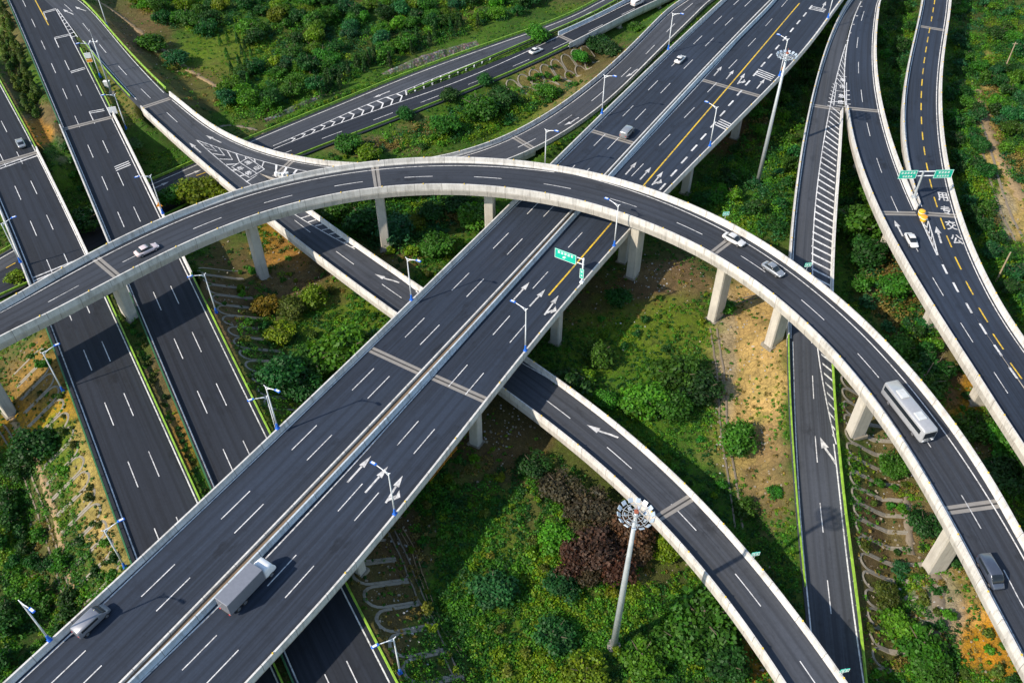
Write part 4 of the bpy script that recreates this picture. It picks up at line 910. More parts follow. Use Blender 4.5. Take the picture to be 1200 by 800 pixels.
lattice(RE2, 'R', qpx(RE2, 585, 92), qE2 + 4, 1.2, 9.0, 4.2, 'pale arch ribs on the earth slope below the far road', 2)
0 and lattice(R1, 'L', qpx(R1, 930, 560), R1.len - 20, 1.3, 6.5, 4.6, 'half buried arch ribs on the stony bank between the two ramps', 1)

def strip(name, px, width, mat, lift=.06, depth=0.0, kind='structure'):
    P = np.array([G_(*p) for p in px]); L_ = np.linalg.norm(np.diff(P[:, :2], axis=0), axis=1).sum(); n = max(12, int(L_ / .8)); C = fit(P, min(4, len(P) - 1), n)
    T_ = np.gradient(C[:, :2], axis=0); T_ /= np.linalg.norm(T_, axis=1)[:, None]; V = []; Fc = []
    ch = name == 'ditch'; prof = ((-1, -.4), (-.95, .14), (-.62, .14), (-.5, -.12), (.5, -.12), (.62, .14), (.95, .14), (1, -.4)) if ch else ((-1, -.3), (-.8, .05), (0, .08), (.8, .05), (1, -.3)); k = len(prof)
    wob_ = np.cumsum(RNG.normal(0, .05, n)); wob_ -= np.linspace(wob_[0], wob_[-1], n)
    for i, (c, t) in enumerate(zip(C, T_)):
        nn = np.array([-t[1], t[0]]); ww = width * (1 + (.0 if ch else .3 * RNG.normal()))
        for f, z in prof:
            x, y = c[:2] + nn * (f * ww / 2 + wob_[i]); V.append((x, y, gh(x, y) + z))
        if i: Fc += [((i - 1) * k + j, (i - 1) * k + j + 1, i * k + j + 1, i * k + j) for j in range(k - 1)]
    return tag(link(name, mesh(name, V, Fc, M[mat], smooth=not ch)), kind=kind)
strip('ditch', [(450, 608), (478, 665), (505, 730), (540, 798)], 1.3, 'ditch', .15)
strip('ditch', [(470, 620), (492, 668), (520, 735), (545, 770)], .8, 'dirt', .15)
strip('ditch', [(836, 385), (842, 440), (848, 500), (858, 570), (866, 620)], 1.7, 'ditch', .15)
strip('ditch', [(838, 376), (862, 356), (890, 347), (915, 348)], 1.1, 'ditch', .15)
strip('ditch', [(0, 500), (28, 545), (48, 605), (66, 660), (85, 720)], 1.6, 'ditch', .12)
strip('path', [(8, 480), (30, 520), (55, 570), (75, 640), (98, 712)], 1.5, 'dirt', .12)
strip('path', [(112, 0), (140, 18), (170, 42), (205, 70), (240, 92), (275, 118)], 1.6, 'dirt', .15)
strip('ditch', [(1135, 95), (1146, 150), (1160, 195), (1178, 250), (1196, 285)], 2.6, 'ditch', .1)
strip('path', [(1145, 105), (1158, 150), (1178, 195), (1200, 235)], 3.0, 'dirt', .12)
strip('path', [(1095, 672), (1100, 700), (1098, 740), (1092, 798)], 2.4, 'ditch', .12)
strip('path', [(1060, 575), (1064, 610), (1068, 650)], 1.2, 'ditch', .12)
strip('path', [(240, 165), (270, 147), (300, 152), (322, 158)], 1.0, 'ditch', .15)
def rough_stone():
    k = NT('field stone'); g = k.n('ShaderNodeNewGeometry').outputs['Position']; v = k.n('ShaderNodeTexVoronoi', i_Scale=1.6); k.l(g, v.inputs['Vector'])
    c = k.mix(.5, k.ramp(v.outputs['Distance'], [(.1, (.26, .245, .22)), (.6, (.07, .065, .055))]), v.outputs['Color'], 'SOFT_LIGHT'); n_ = k.noise(g, .5, 4)
    k.l(k.mix(k.ramp(n_, [(.45, (0,) * 3), (.6, (.8,) * 3)]), c, (.05, .085, .02)), k.b.inputs['Base Color']); k.b.inputs['Roughness'].default_value = .95; k.bump(v.outputs['Distance'], .8, .15); return k.m
# stone bank along the far road
wv = empty('retaining_wall'); tag(wv, 'low grey stone retaining wall between the dense wood and the far road', 'wall')
V = []; Fc = []
for i, q in enumerate(RE1.qs(qpx(RE1, 330, 158), qpx(RE1, 575, 58), 1.5)):
    wl, wr = RE1.at(q)[3:5]; h = 1.0 + .5 * math.sin(i * .23) + random.uniform(-.2, .2); f = 2.7 + .5 * math.sin(i * .11); z = RE1.at(q)[0][2] - .6
    for lat, zz in ((wl + f, z - .8), (wl + f + 1.9 + random.uniform(-.15, .15), z + h), (wl + f + 2.6, z + h + .1), (wl + f + 2.8, z - .8)):
        p = RE1.P(q, lat); V.append((p[0], p[1], zz))
    if i: k = 4; Fc += [((i - 1) * k + j, (i - 1) * k + (j + 1) % k, i * k + (j + 1) % k, i * k + j) for j in range(4)]
link('wall_body', mesh('wall_body', V, Fc, rough_stone()), wv)

# ------------------------------------------------------------------ street lamps
def children(o): return [c for c in COL.objects if c.parent == o]
KIDS = {}
def keep(o, *kids): KIDS[o.name] = kids; return o
def copy_tree(o, parent=None):
    c = o.copy(); COL.objects.link(c); c.parent = parent
    ks = KIDS.get(o.name, ()); nk = [copy_tree(k, c) for k in ks]; KIDS[c.name] = nk
    return c
def make_lamp():
    t = empty('street_lamp')
    p = MB().tube([(0, 0, .9), (0, 0, 5), (0, 0, 9.4), (0, 0, 9.9)], [.13, .115, .09, .085], 10).build('pole', M['lamp_white'], t, True)
    b = MB().box((0, 0, .1), (.6, .6, .2)).tube([(0, 0, .2), (0, 0, 1.3)], [.24, .17], 10).build('base', M['lamp_blue'], t)
    a = MB().tube([(0, 0, 9.2), (.5, 0, 9.75), (1.2, 0, 10.1), (2.1, 0, 10.35)], [.085, .08, .07, .06], 8).tube([(0, 0, 9.85), (1.0, 0, 10.05)], .045, 6).tube([(.1, 0, 9.6), (-.35, 0, 10.1)], .06, 6).build('arm', M['lamp_white'], t, True)
    h = MB().box((2.55, 0, 10.42), (1.05, .42, .2), bev=.07, rot=Matrix.Identity(3)).build('lamp_head', M['lamp_blue'], t)
    l = MB().box((2.6, 0, 10.53), (.6, .3, .05)).build('lens_cover', M['lamp_white'], h)
    KIDS[h.name] = [l]; KIDS[t.name] = [p, b, a, h]; return t
LAMP = make_lamp(); used = []
def lamp(p, ang, label, lean=None):
    o = LAMP if not used else copy_tree(LAMP); used.append(o); o.location = p; o.rotation_euler = (0, 0, ang); tag(o, label, 'street lamp', 'street lamps along the roads'); return o
def lamp_on(r, side, px, py, label, top=1.15, out=0.0, rz=0.0):
    q, _ = r.loc(px, py, top); c, n, t, wl, wr = r.at(q); s_ = 1 if side == 'L' else -1
    lat = (wl if s_ > 0 else wr) - .14 + out; ang = math.atan2(-n[1] * s_, -n[0] * s_) + rz
    lamp(r.P(q, s_ * lat, top), ang, label)
for px, py, lb in ((479, 350, 'lamp on the main bridge edge directly above where the cream ramp goes under'), (322, 500, 'lamp on the main bridge edge above the arch ribbed shrub slope'), (55, 747, 'lamp on the main bridge edge beside the dark wooded corner'),
                   (702, 132, 'lamp between far ramp and main bridge, with a curved arrow painted beside it'), (779, 57, 'lamp between far ramp and main bridge, farthest of that row'), (619, 192, 'lamp rising just behind the flyover where the far ramp passes beneath')):
    lamp_on(RML, 'L', px, py, lb, out=(.5 if py < 200 else 0) * 0)
for px, py, lb in ((461, 601, 'lamp on the main bridge parapet above the nearest turn arrow'), (619, 412, 'lamp on the main bridge parapet above the cream ramp outlet'), (723, 289, 'lamp on the main bridge parapet standing in front of the flyover'),
                   (835, 172, 'lamp on the main bridge parapet beside the lower painted slow bars'), (910, 88, 'lamp with an orange triangle on the main bridge, behind the far floodlight mast'), (966, 20, 'lamp on the main bridge parapet nearest the far edge')):
    lamp_on(RMR, 'R', px, py, lb)
def lamp_ground(r, side, px, py, label, out=.9, z=None):
    q, _ = r.loc(px, py, 0); c, n, t, wl, wr = r.at(q); s_ = 1 if side == 'L' else -1
    p = r.P(q, s_ * ((wl if s_ > 0 else wr) + out)); p[2] = gh(p[0], p[1]) - .05 if z is None else c[2] + z; lamp(p, math.atan2(-n[1] * s_, -n[0] * s_), label)
lamp_ground(RA, 'L', 77, 455, 'lamp at the top of the tan ribbed slope, below the flyover'); lamp_on(RA, 'L', 22, 308, 'lamp on the short bridge of the outermost road', 1.1); lamp_ground(RA, 'L', 152, 660, 'lamp beside the outermost road where it slips under the main bridge')
lamp_ground(RB, 'R', 249, 366, 'lamp at the shrubby slope just below the flyover, arm over the road'); lamp_on(RB, 'R', 192, 250, 'lamp with an orange triangle on the short bridge, over the low road', 1.1); lamp_ground(RB, 'R', 305, 516, 'lamp on the slope tucked close behind the main bridge'); lamp_ground(RB, 'R', 464, 789, 'lamp on the brown ribbed slope below the main bridge')
lamp_ground(RB, 'R', 112, 90, 'lamp carrying a white and orange sign in the gore island', 1.2); lamp_ground(RB, 'R', 138, 147, 'lamp in the gore island carrying a white speed board', 1.2)
lamp_ground(RC, 'R', 121, 31, 'lamp outside the bright lime guardrail at the far corner', 1.0)

# ------------------------------------------------------------------ floodlight masts
def make_mast(h=34):
    t = empty('floodlight_mast')
    p = MB().tube([(0, 0, .5), (0, 0, h * .5), (0, 0, h)], [.52, .40, .24], 14).build('mast', M['steel'], t, True)
    b = MB().tube([(0, 0, -.6), (0, 0, .55)], [1.05, .95], 20).build('base', M['deck'], t)
    mb = MB().ring((0, 0, h - .6), 1.6, .05).ring((0, 0, h - .6), .95, .045).ring((0, 0, h - .25), .45, .045)
    for k in range(12):
        a = k * math.pi / 6; mb.tube([(.2 * math.cos(a), .2 * math.sin(a), h - .5), (1.9 * math.cos(a), 1.9 * math.sin(a), h - .6)], .035, 6)
    r_ = mb.build('ring_frame', M['steel'], t)
    c = MB().box((0, 0, h + .15), (.5, .5, .35), bev=.06).tube([(0, 0, h + .3), (0, 0, h + 1.2)], .04, 6).build('winch_cap', M['red'], t)
    fm = MB().box((0, 0, 0), (.6, .14, .56), bev=.04).box((0, .1, -.24), (.24, .18, .12)).me('floodlight', M['flood']); fl = []
    for k in range(14):
        a = 2 * math.pi * k / 14; o = link('floodlight', fm, t, (2.08 * math.cos(a), 2.08 * math.sin(a), h - .4)); o.rotation_euler = (rad(-48), 0, a - math.pi / 2); fl.append(o)
    for k in range(7):
        a = 2 * math.pi * k / 7 + .3; o = link('floodlight', fm, t, (1.25 * math.cos(a), 1.25 * math.sin(a), h - .75)); o.rotation_euler = (rad(-48), 0, a - math.pi / 2); o.scale = (.8, .8, .8); fl.append(o)
    KIDS[t.name] = [p, b, r_, c] + fl; return t
m1 = make_mast(); p = G_(719, 757); m1.location = p; tag(m1, 'tall floodlight mast rising from the bushes beside the cream ramp', 'floodlight mast', 'floodlight masts')
m2 = copy_tree(m1); p = G_(887, 217); m2.location = p; m2.rotation_euler = (0, 0, .2); tag(m2, 'tall floodlight mast in the thicket between main bridge and striped ramp', 'floodlight mast', 'floodlight masts')

# camera mast and cabinet in the gore island
cmx = empty('camera_mast', G_(131, 110)); tag(cmx, 'grey monitoring mast on a concrete pad in the gore island', 'camera mast')
MB().box((0, 0, .1), (1.6, 1.6, .5)).build('base', M['deck'], cmx); MB().tube([(0, 0, .3), (0, 0, 15.5)], [.26, .12], 10).build('pole', M['steel'], cmx, True)
MB().tube([(-.9, 0, 14.6), (.9, 0, 14.6)], .06, 6).tube([(0, 0, 15.4), (0, 0, 18)], .03, 6).build('crossarm', M['lamp_white'], cmx)
MB().box((.9, 0, 14.75), (.3, .6, .3), bev=.05).build('camera', M['sign_white'], cmx); MB().box((-.9, 0, 14.75), (.3, .6, .3), bev=.05).build('camera', M['sign_white'], cmx)
cb = empty('control_cabinet', G_(127, 103)); tag(cb, 'pale grey control cabinet at the foot of the monitoring mast', 'cabinet')
MB().box((0, 0, .9), (1.4, .8, 1.9), bev=.04).build('cabinet_body', M['cabinet'], cb); MB().box((0, 0, 1.92), (1.6, 1.0, .12)).build('roof', M['sign_white'], cb); MB().box((0, -.42, .95), (1.1, .03, 1.5)).build('door', M['cabinet'], cb)

# ------------------------------------------------------------------ signs
def script_rows(mb, wd, ht, rows, y):
    """rows of small white strokes, the lettering too small to read"""
    rnd = random.Random(int(wd * 100))
    for z, n, s_ in rows:
        for i in range(n):
            x = (i - (n - 1) / 2) * s_ * 1.12
            for k in range(3): mb.box((x, y, z + (k - 1) * s_ * .33), (s_ * rnd.uniform(.6, .85), .02, s_ * .13))
            mb.box((x + rnd.uniform(-.15, .15) * s_, y - .002, z), (s_ * .14, .02, s_ * .8))
def board(name, parent, c, ang, wd, ht, mat, rows=(), arrow_=False):
    R = Matrix.Rotation(ang, 3, 'Z'); mb = MB().box((0, 0, 0), (wd, .1, ht), bev=.04)
    o = mb.build(name, M[mat], parent); o.location = c; o.rotation_euler = (0, 0, ang)
    b = MB()
    for x, z, sx, sz in ((0, ht / 2 - .07, wd - .12, .06), (0, -ht / 2 + .07, wd - .12, .06), (-wd / 2 + .07, 0, .06, ht - .12), (wd / 2 - .07, 0, .06, ht - .12)): b.box((x, -.06, z), (sx, .02, sz))
    script_rows(b, wd, ht, rows, -.06)
    if arrow_: b.add([Vector(v) for v in ((-.5, -.065, -.62), (-.1, -.065, -.62), (-.1, -.065, -.35), (.2, -.065, -.35), (-.15, -.065, -.05), (-.6, -.065, -.4))], [(0, 1, 2, 3, 4, 5)])
    b.build('lettering', M['sign_white'], o); return o
# cantilever sign on the main bridge
q, _ = RMR.loc(687, 333, 1.15); c, n, t_, wl, wr = RMR.at(q); bp = RMR.P(q, -(wr - .14), 1.15); sg = empty('cantilever_sign', bp, 0)
tag(sg, 'green sign on a single white arm reaching over the main bridge lanes', 'road sign'); across = np.array([n[0], n[1], 0]); aa = math.atan2(n[1], n[0]); face = aa + math.pi
L3 = lambda o, z: Vector((across[0] * o, across[1] * o, z))
MB().tube([L3(0, 0), L3(0, 5.9)], .17, 10).box(L3(0, .15), (.7, .7, .3), aa).build('post', M['lamp_white'], sg)
MB().tube([L3(-.2, 5.6), L3(4.6, 5.6)], .09, 8).tube([L3(-.2, 4.4), L3(4.6, 4.4)], .09, 8).build('arm', M['lamp_white'], sg)
fwd = np.array([-t_[0], -t_[1]]); fwd = fwd if proj(bp + np.array([*fwd, 0]) * 3)[1] > proj(bp)[1] else -fwd
fa = math.atan2(fwd[1], fwd[0]) + math.pi / 2
board('sign_board', sg, L3(3.7, 5.0) + Vector((fwd[0] * .2, fwd[1] * .2, 0)), fa, 4.6, 2.2, 'sign_green', [(.5, 5, .62)], True)
board('side_plate', sg, L3(0, 2.4) + Vector((fwd[0] * .3, fwd[1] * .3, 0)), fa, .9, 2.3, 'sign_green', [(.5, 1, .5), (-.4, 1, .45)])
# butterfly gantry between the middle ramp and the bus lane ramp
bp = RMR.P(0, 0); gp = U(1071, 231, 10.6); gs = empty('butterfly_gantry', gp); tag(gs, 'grey T shaped gantry with two green sign boards between the right hand ramps', 'sign gantry')
ca = .05
MB().tube([(0, 0, -1.2), (0, 0, 6.6)], [.26, .2], 10).box((0, 0, 0), (.9, .9, .3)).build('post', M['steel'], gs)
MB().tube([(-4.4, 0, 6.5), (5.6, .3, 6.5)], .12, 8).tube([(-4.4, 0, 5.4), (5.6, .3, 5.4)], .12, 8).build('crossbeam', M['lamp_white'], gs)
board('sign_board', gs, (-3.3, -.3, 6.0), ca, 3.9, 2.1, 'sign_green', [(.42, 5, .58), (-.45, 4, .5)]); board('sign_board', gs, (4.4, -.05, 6.0), ca, 4.0, 2.1, 'sign_green', [(.42, 4, .58), (-.45, 5, .5)])
def small_sign(r, side, px, py, label, mat='sign_green', h=1.7, wd=1.3, ht=.9, top=1.2, cat='small sign', tri=False):
    q, _ = r.loc(px, py, top + h); c, n, t, wl, wr = r.at(q); s_ = 1 if side == 'L' else -1
    e = empty('small_sign', r.P(q, s_ * ((wl if s_ > 0 else wr) - .2), top)); tag(e, label, cat)
    MB().tube([(0, 0, -.2), (0, 0, h + ht * .4)], .05, 6).build('post', M['steel'], e)
    board('sign_plate', e, (0, -.1, h), .15, wd, ht, mat, [(0, 2, .42)])
small_sign(RT, 'L', 847, 253, 'small green plate on the flyover parapet above the shadowed thicket'); small_sign(RT, 'L', 945, 311, 'small green plate on the flyover parapet in front of the striped ramp')
small_sign(RC, 'R', 891, 645, 'small green plate on the cream ramp parapet above the ditch'); small_sign(RC, 'R', 997, 781, 'small green plate on the cream ramp parapet beside the straight ramp')
def pole_sign(o_px, label, mats, h, face_=.3, gz=None, cat='road sign', tri=False):
    p = G_(*o_px) if gz is None else gz; e = empty('warning_sign' if tri else 'road_sign', p); tag(e, label, cat)
    MB().tube([(0, -.25, -.3), (0, -.25, h + .6)], .06, 8).build('post', M['steel'], e)
    for i, (mt, wd, ht, z) in enumerate(mats):
        if tri:
            o = MB(); o.add([Vector(v) for v in ((-.7, -.32, z - .5), (.7, -.32, z - .5), (0, -.32, z + .7), (-.7, -.38, z - .5), (.7, -.38, z - .5), (0, -.38, z + .7))], [(0, 1, 2), (5, 4, 3), (0, 3, 4, 1), (1, 4, 5, 2), (2, 5, 3, 0)]); o.build('sign_plate', M[mt], e)
        else: board('sign_plate', e, (0, -.4, z), 0, wd, ht, mt, [])
    e.rotation_euler = (0, 0, face_)
pole_sign((109, 82), 'white board over an orange board on a post in the gore island', [('sign_white', 1.7, 1.5, 4.4), ('orange', 1.6, 1.0, 2.9)], 5)
pole_sign((136, 140), 'white banded board at the lower end of the gore island', [('sign_white', 2.0, 2.0, 2.8)], 3.5)
q, _ = RMR.loc(912, 86, 1.15); pp = RMR.P(q, -(RMR.at(q)[4] - .14), 1.1); pole_sign(None, 'orange warning triangle on the main bridge parapet near the floodlight head', [('orange', 1, 1, 1.8)], 2, .2, pp, 'warning sign', True)
q, _ = RB.loc(191, 246, 1.1); pp = RB.P(q, -(RB.at(q)[4] - .14), 1.1); pole_sign(None, 'orange warning triangle on the short bridge above the low road', [('orange', 1, 1, 1.8)], 2, .2, pp, 'warning sign', True)
# crash barrels at the nose of the right gore
for i, (px, py) in enumerate(((1079, 252), (1081.5, 258.5))):
    e = empty('crash_barrel', R3.P(*R3.loc(px, py), .03)); tag(e, ['yellow crash barrel closest to the gantry post at the gore nose', 'orange topped crash barrel on the tip of the painted gore'][i], 'crash barrel', 'crash barrels at the right gore')
    MB().tube([(0, 0, 0), (0, 0, .5), (0, 0, 1.15)], [.62, .7, .66], 16).build('drum', M['barrel'], e); MB().tube([(0, 0, 1.15), (0, 0, 1.3)], [.66, .3], 16).build('lid', M['orange' if i else 'barrel'], e); MB().ring((0, 0, .75), .69, .05, 18).build('band', M['sign_white'], e)
# orange barrier below the main bridge
e = empty('site_barrier'); tag(e, 'orange tubular site barrier in the shade under the main bridge', 'barrier')
Pb = [G_(*p) for p in ((504, 566), (513, 555), (521, 545), (529, 535), (536, 528))]
for a, b in zip(Pb, Pb[1:]): MB().tube([a + [0, 0, 1.1], b + [0, 0, 1.1]], .07, 6).tube([a + [0, 0, .55], b + [0, 0, .55]], .06, 6).tube([a + [0, 0, -.2], a + [0, 0, 1.15]], .06, 6).build('barrier_panel', M['orange'], e)
# wooden utility poles among the right hand trees
for i, (b, tp, lb) in enumerate((((1176, 84), 9, 'weathered wooden pole among the trees at the far right edge'), ((1167, 330), 8, 'bare wooden pole beside the bus lane ramp'))):
    e = empty('utility_pole', G_(*b)); tag(e, lb, 'utility pole', 'wooden poles'); MB().tube([(0, 0, -.5), (0, 0, tp)], [.2, .14], 10).build('pole', M['wood'], e)
    if i == 0: MB().box((0, 0, tp - .5), (1.5, .14, .14)).build('crossarm', M['wood'], e)

# ------------------------------------------------------------------ vehicles
def loft(secs, n=10):
    """secs: (x, half width, z bottom, z top, roundness)"""
    V = []; Fc = []
    for x, hw, z0, z1_, rr in secs:
        zc, hz = (z0 + z1_) / 2, (z1_ - z0) / 2
        for k in range(n * 2):
            a = math.pi * 2 * (k + .5) / (n * 2); cx, cz = math.cos(a), math.sin(a); p = 2 / rr
            V.append((x, hw * math.copysign(abs(cx) ** p, cx), zc + hz * math.copysign(abs(cz) ** p, cz)))
    m = n * 2
    for i in range(len(secs) - 1):
        for k in range(m): Fc.append((i * m + k, i * m + (k + 1) % m, (i + 1) * m + (k + 1) % m, (i + 1) * m + k))
    Fc += [tuple(range(m))[::-1], tuple((len(secs) - 1) * m + k for k in range(m))]
    return V, Fc
def wheel(t, x, y, r, s_):
    w_ = MB().tube([(x, y - .11, r), (x, y + .11, r)], r, 18).build('wheel', M['tyre'], t); MB().tube([(x, y + s_ * .06, r), (x, y + s_ * .125, r)], r * .62, 12).build('rim', M['rim'], w_)
def vehicle(kind, paintm, r, px, py, label, rev=False):
    q, lat = r.loc(px, py, .5); c, n, t, wl, wr = r.at(q); a = math.atan2(t[1], t[0]) + (math.pi if rev else 0)
    e = empty({'car': 'car', 'van': 'van', 'bus': 'bus', 'truck': 'truck'}[kind], r.P(q, lat, .03), a); tag(e, label, kind)
    if kind == 'car':
        L_, hw = 4.6, .9
        V, Fc = loft([(-2.3, .66, .45, .78, 3), (-2.2, .82, .3, .92, 4), (-1.7, .89, .22, .98, 4.5), (-.6, .91, .2, .96, 4.5), (.7, .91, .2, .95, 4.5), (1.4, .88, .22, .86, 4.5), (2.05, .8, .28, .74, 4), (2.3, .62, .38, .62, 3)]); mb = MB(); mb.add(V, Fc); mb.build('body', paintm, e, True)
        V, Fc = loft([(-1.75, .62, .85, .97, 3), (-1.05, .72, .85, 1.4, 3.5), (-.2, .74, .85, 1.46, 3.5), (.35, .72, .85, 1.4, 3.5), (1.15, .64, .82, .92, 3)]); mb = MB(); mb.add(V, Fc); mb.build('windows', M['glass'], e, True)
        V, Fc = loft([(-1.1, .6, 1.38, 1.425, 4), (-.9, .64, 1.38, 1.46, 4), (-.2, .65, 1.4, 1.49, 4), (.3, .62, 1.36, 1.44, 4)]); mb = MB(); mb.add(V, Fc); mb.build('roof', paintm, e, True)
        ws = ((-1.4, .33), (1.4, .33)); y = .8; hl = (2.12, .6, .62); tl = (-2.2, .6, .75)
    elif kind == 'van':
        hw = .95; V, Fc = loft([(-2.5, .84, .4, 1.75, 5), (-2.4, .93, .28, 1.95, 6), (.9, .95, .25, 2.0, 6), (1.4, .93, .25, 1.7, 5), (1.9, .9, .25, 1.15, 5), (2.5, .78, .32, .9, 4)]); mb = MB(); mb.add(V, Fc); mb.build('body', paintm, e, True)
        V, Fc = loft([(1.02, .84, 1.2, 1.97, 5), (1.5, .86, 1.1, 1.68, 5), (1.93, .8, 1.05, 1.18, 4)]); mb = MB(); mb.add(V, Fc); mb.build('windscreen', M['glass'], e, True)
        MB().box((-.7, .93, 1.5), (2.6, .06, .45), bev=.03).build('side_window', M['glass'], e); MB().box((-.7, -.93, 1.5), (2.6, .06, .45), bev=.03).build('side_window', M['glass'], e)
        ws = ((-1.5, .36), (1.65, .36)); y = .84; hl = (2.38, .6, .75); tl = (-2.48, .7, 1.0)
    elif kind == 'bus':
        V, Fc = loft([(-5.5, 1.15, .45, 2.9, 8), (-5.4, 1.24, .35, 3.05, 9), (5.2, 1.25, .35, 3.1, 9), (5.5, 1.15, .45, 2.9, 8)]); mb = MB(); mb.add(V, Fc); mb.build('body', paintm, e, True)
        for s_ in (1, -1): MB().box((-.2, 1.24 * s_, 2.1), (9.8, .05, .85), bev=.02).build('side_window', M['glass'], e)
        MB().box((5.48, 0, 2.0), (.08, 2.1, 1.3), bev=.03).build('windscreen', M['glass'], e)
        MB().box((2.4, 0, 3.15), (1.6, 1.4, .22), bev=.06).build('roof_unit', M['cabinet'], e); MB().box((-2.4, 0, 3.15), (1.8, 1.4, .22), bev=.06).build('roof_unit', M['cabinet'], e)
        ws = ((-3.2, .48), (3.5, .48)); y = 1.12; hl = (5.5, .85, .8); tl = (-5.5, .9, .9)
    else:
        MB().box((-1.3, 0, 2.15), (6.6, 2.4, 2.5), bev=.08).build('cargo_box', paintm, e); MB().box((-.4, 0, .75), (8.4, 1.1, .25)).build('chassis', M['tyre'], e)
        V, Fc = loft([(2.15, 1.1, .55, 2.4, 6), (2.5, 1.15, .5, 2.65, 6), (3.7, 1.14, .5, 2.5, 6), (4.1, 1.05, .5, 1.6, 5), (4.2, 1.0, .55, 1.3, 5)]); mb = MB(); mb.add(V, Fc); mb.build('cab', M['sign_white'], e, True)
        V, Fc = loft([(3.3, 1.0, 1.55, 2.45, 6), (3.8, 1.02, 1.5, 2.42, 6), (4.16, .95, 1.5, 1.62, 5)]); mb = MB(); mb.add(V, Fc); mb.build('windscreen', M['glass'], e, True)
        ws = ((-3.2, .46), (-2.0, .46), (3.1, .46)); y = 1.05; hl = (4.18, .8, .85); tl = (-4.6, .9, .85)
    for x, rr in ws:
        for s_ in (1, -1): wheel(e, x, y * s_, rr, s_)
    for s_ in (1, -1):
        MB().box((hl[0], hl[1] * s_, hl[2]), (.14, .36, .16), bev=.04).build('headlight', M['headlight'], e); MB().box((tl[0], tl[1] * s_, tl[2]), (.12, .28, .16), bev=.04).build('tail_light', M['tail'], e)
    return e
W_, S_, G2, K_, P_ = carpaint('white car paint', (.62, .62, .61), 0), carpaint('silver car paint', (.36, .38, .4), .5), carpaint('grey truck paint', (.22, .23, .26), .2), carpaint('dark blue grey paint', (.07, .085, .12), .3), carpaint('pale pink white paint', (.62, .52, .52), 0)
vehicle('car', S_, RA, 24, 168, 'silver car on the outermost road just above its expansion joint', True)
vehicle('car', W_, RE2, 628, 60, 'white car on the far road before its short bridge')
vehicle('van', W_, RE2, 747, 4, 'white van on the far short bridge at the top edge')
vehicle('car', W_, RML, 797, 70, 'white car on the main bridge beyond the expansion joint')
vehicle('van', S_, RML, 735, 156, 'silver van on the main bridge just behind the flyover')
vehicle('truck', G2, RMR, 293, 688, 'grey box truck beside the median of the main bridge')
vehicle('van', G2, RML, 108, 728, 'silver grey van near the corner end of the main bridge')
vehicle('car', P_, RT, 172, 293, 'pale pinkish white car on the flyover above the outer roads')
vehicle('car', W_, RT, 860, 281, 'white car on the flyover at the expansion joint')
vehicle('car', S_, RT, 906, 316, 'silver car on the flyover below the green plates')
vehicle('bus', carpaint('pale grey bus paint', (.38, .39, .41), .1), RT, 1062, 487, 'long pale grey bus on the descending part of the flyover')
vehicle('van', K_, RT, 1160, 672, 'dark blue grey van on the flyover past the last joint')
vehicle('car', W_, R2, 1068, 282, 'white car beside the painted gore of the middle ramp')

# ------------------------------------------------------------------ vegetation
def leaf_cards(P, Nn, size, tone, jit=.6):
    """one bent quad per leaf clump: centres P, facing Nn"""
    n = len(P); Nn = Nn + RNG.normal(0, jit, (n, 3)); Nn /= np.linalg.norm(Nn, axis=1)[:, None] + 1e-9
    A = np.cross(Nn, RNG.normal(0, 1, (n, 3))); A /= np.linalg.norm(A, axis=1)[:, None] + 1e-9; B = np.cross(Nn, A)
    s_ = (size * RNG.uniform(.45, 1.45, n))[:, None]; A = A * s_ * .5; B = B * s_ * .36
    V = np.stack([P - A, P - B + Nn * s_ * .08, P + A, P + B + Nn * s_ * .08], 1).reshape(-1, 3)
    return V, np.arange(4 * n).reshape(n, 4), np.repeat(tone, 4, axis=0)
def tones(n, lobe, spread=.22):
    t = (1 + RNG.normal(0, spread, n)) * lobe; hue = RNG.normal(0, .10, n)
    return np.clip(np.stack([t * (1 + hue), t, t * (1 - .6 * hue)], 1), .15, 2.2)
def crown_arrays(R, H, nl, dens, size, kind='broad'):
    """crown of radius R and height H standing on z = 0"""
    Ps, Ns, Ts = [], [], []
    if kind == 'cone':
        n = int(dens * R * H * 2.6); h = RNG.uniform(0, 1, n) ** .8; a = RNG.uniform(0, 2 * math.pi, n); r = R * (1 - h) ** .75 * RNG.uniform(.7, 1.08, n) + .08
        P = np.stack([r * np.cos(a), r * np.sin(a), .15 + h * H], 1); Ns.append(np.stack([np.cos(a), np.sin(a), np.full(n, .5)], 1)); Ps.append(P); Ts.append(tones(n, 1.0))
    else:
        for k in range(nl):
            a = RNG.uniform(0, 2 * math.pi); rr = R * math.sqrt(RNG.uniform(0, .55)) if k else 0; zc = H * RNG.uniform(.32, .78) * (1 - .35 * (rr / R) ** 2) if k else H * .6
            lr = R * RNG.uniform(.24, .50); n = int(dens * lr * lr * 9); d_ = RNG.normal(0, 1, (n, 3)); d_[:, 2] = d_[:, 2] * .9 + .25; d_ /= np.linalg.norm(d_, axis=1)[:, None]
            rad_ = lr * (RNG.uniform(.25, 1.12, n) ** .45)[:, None]
            # ragged outline: twigs pushed out in some directions
            f = 1 + .38 * np.sin(d_[:, :1] * 8 + k) * np.cos(d_[:, 1:2] * 7 + 2 * k)
            P = np.array([rr * math.cos(a), rr * math.sin(a), zc]) + d_ * rad_ * f * np.array([1, 1, H / R * .42])
            ok = P[:, 2] > H * .06; Ps.append(P[ok]); Ns.append((d_ + np.array([0, 0, .35]))[ok]); Ts.append(tones(int(ok.sum()), RNG.uniform(.72, 1.3)))
    P, Nn, Tt = np.concatenate(Ps), np.concatenate(Ns), np.concatenate(Ts)
    return leaf_cards(P, Nn, size, Tt)
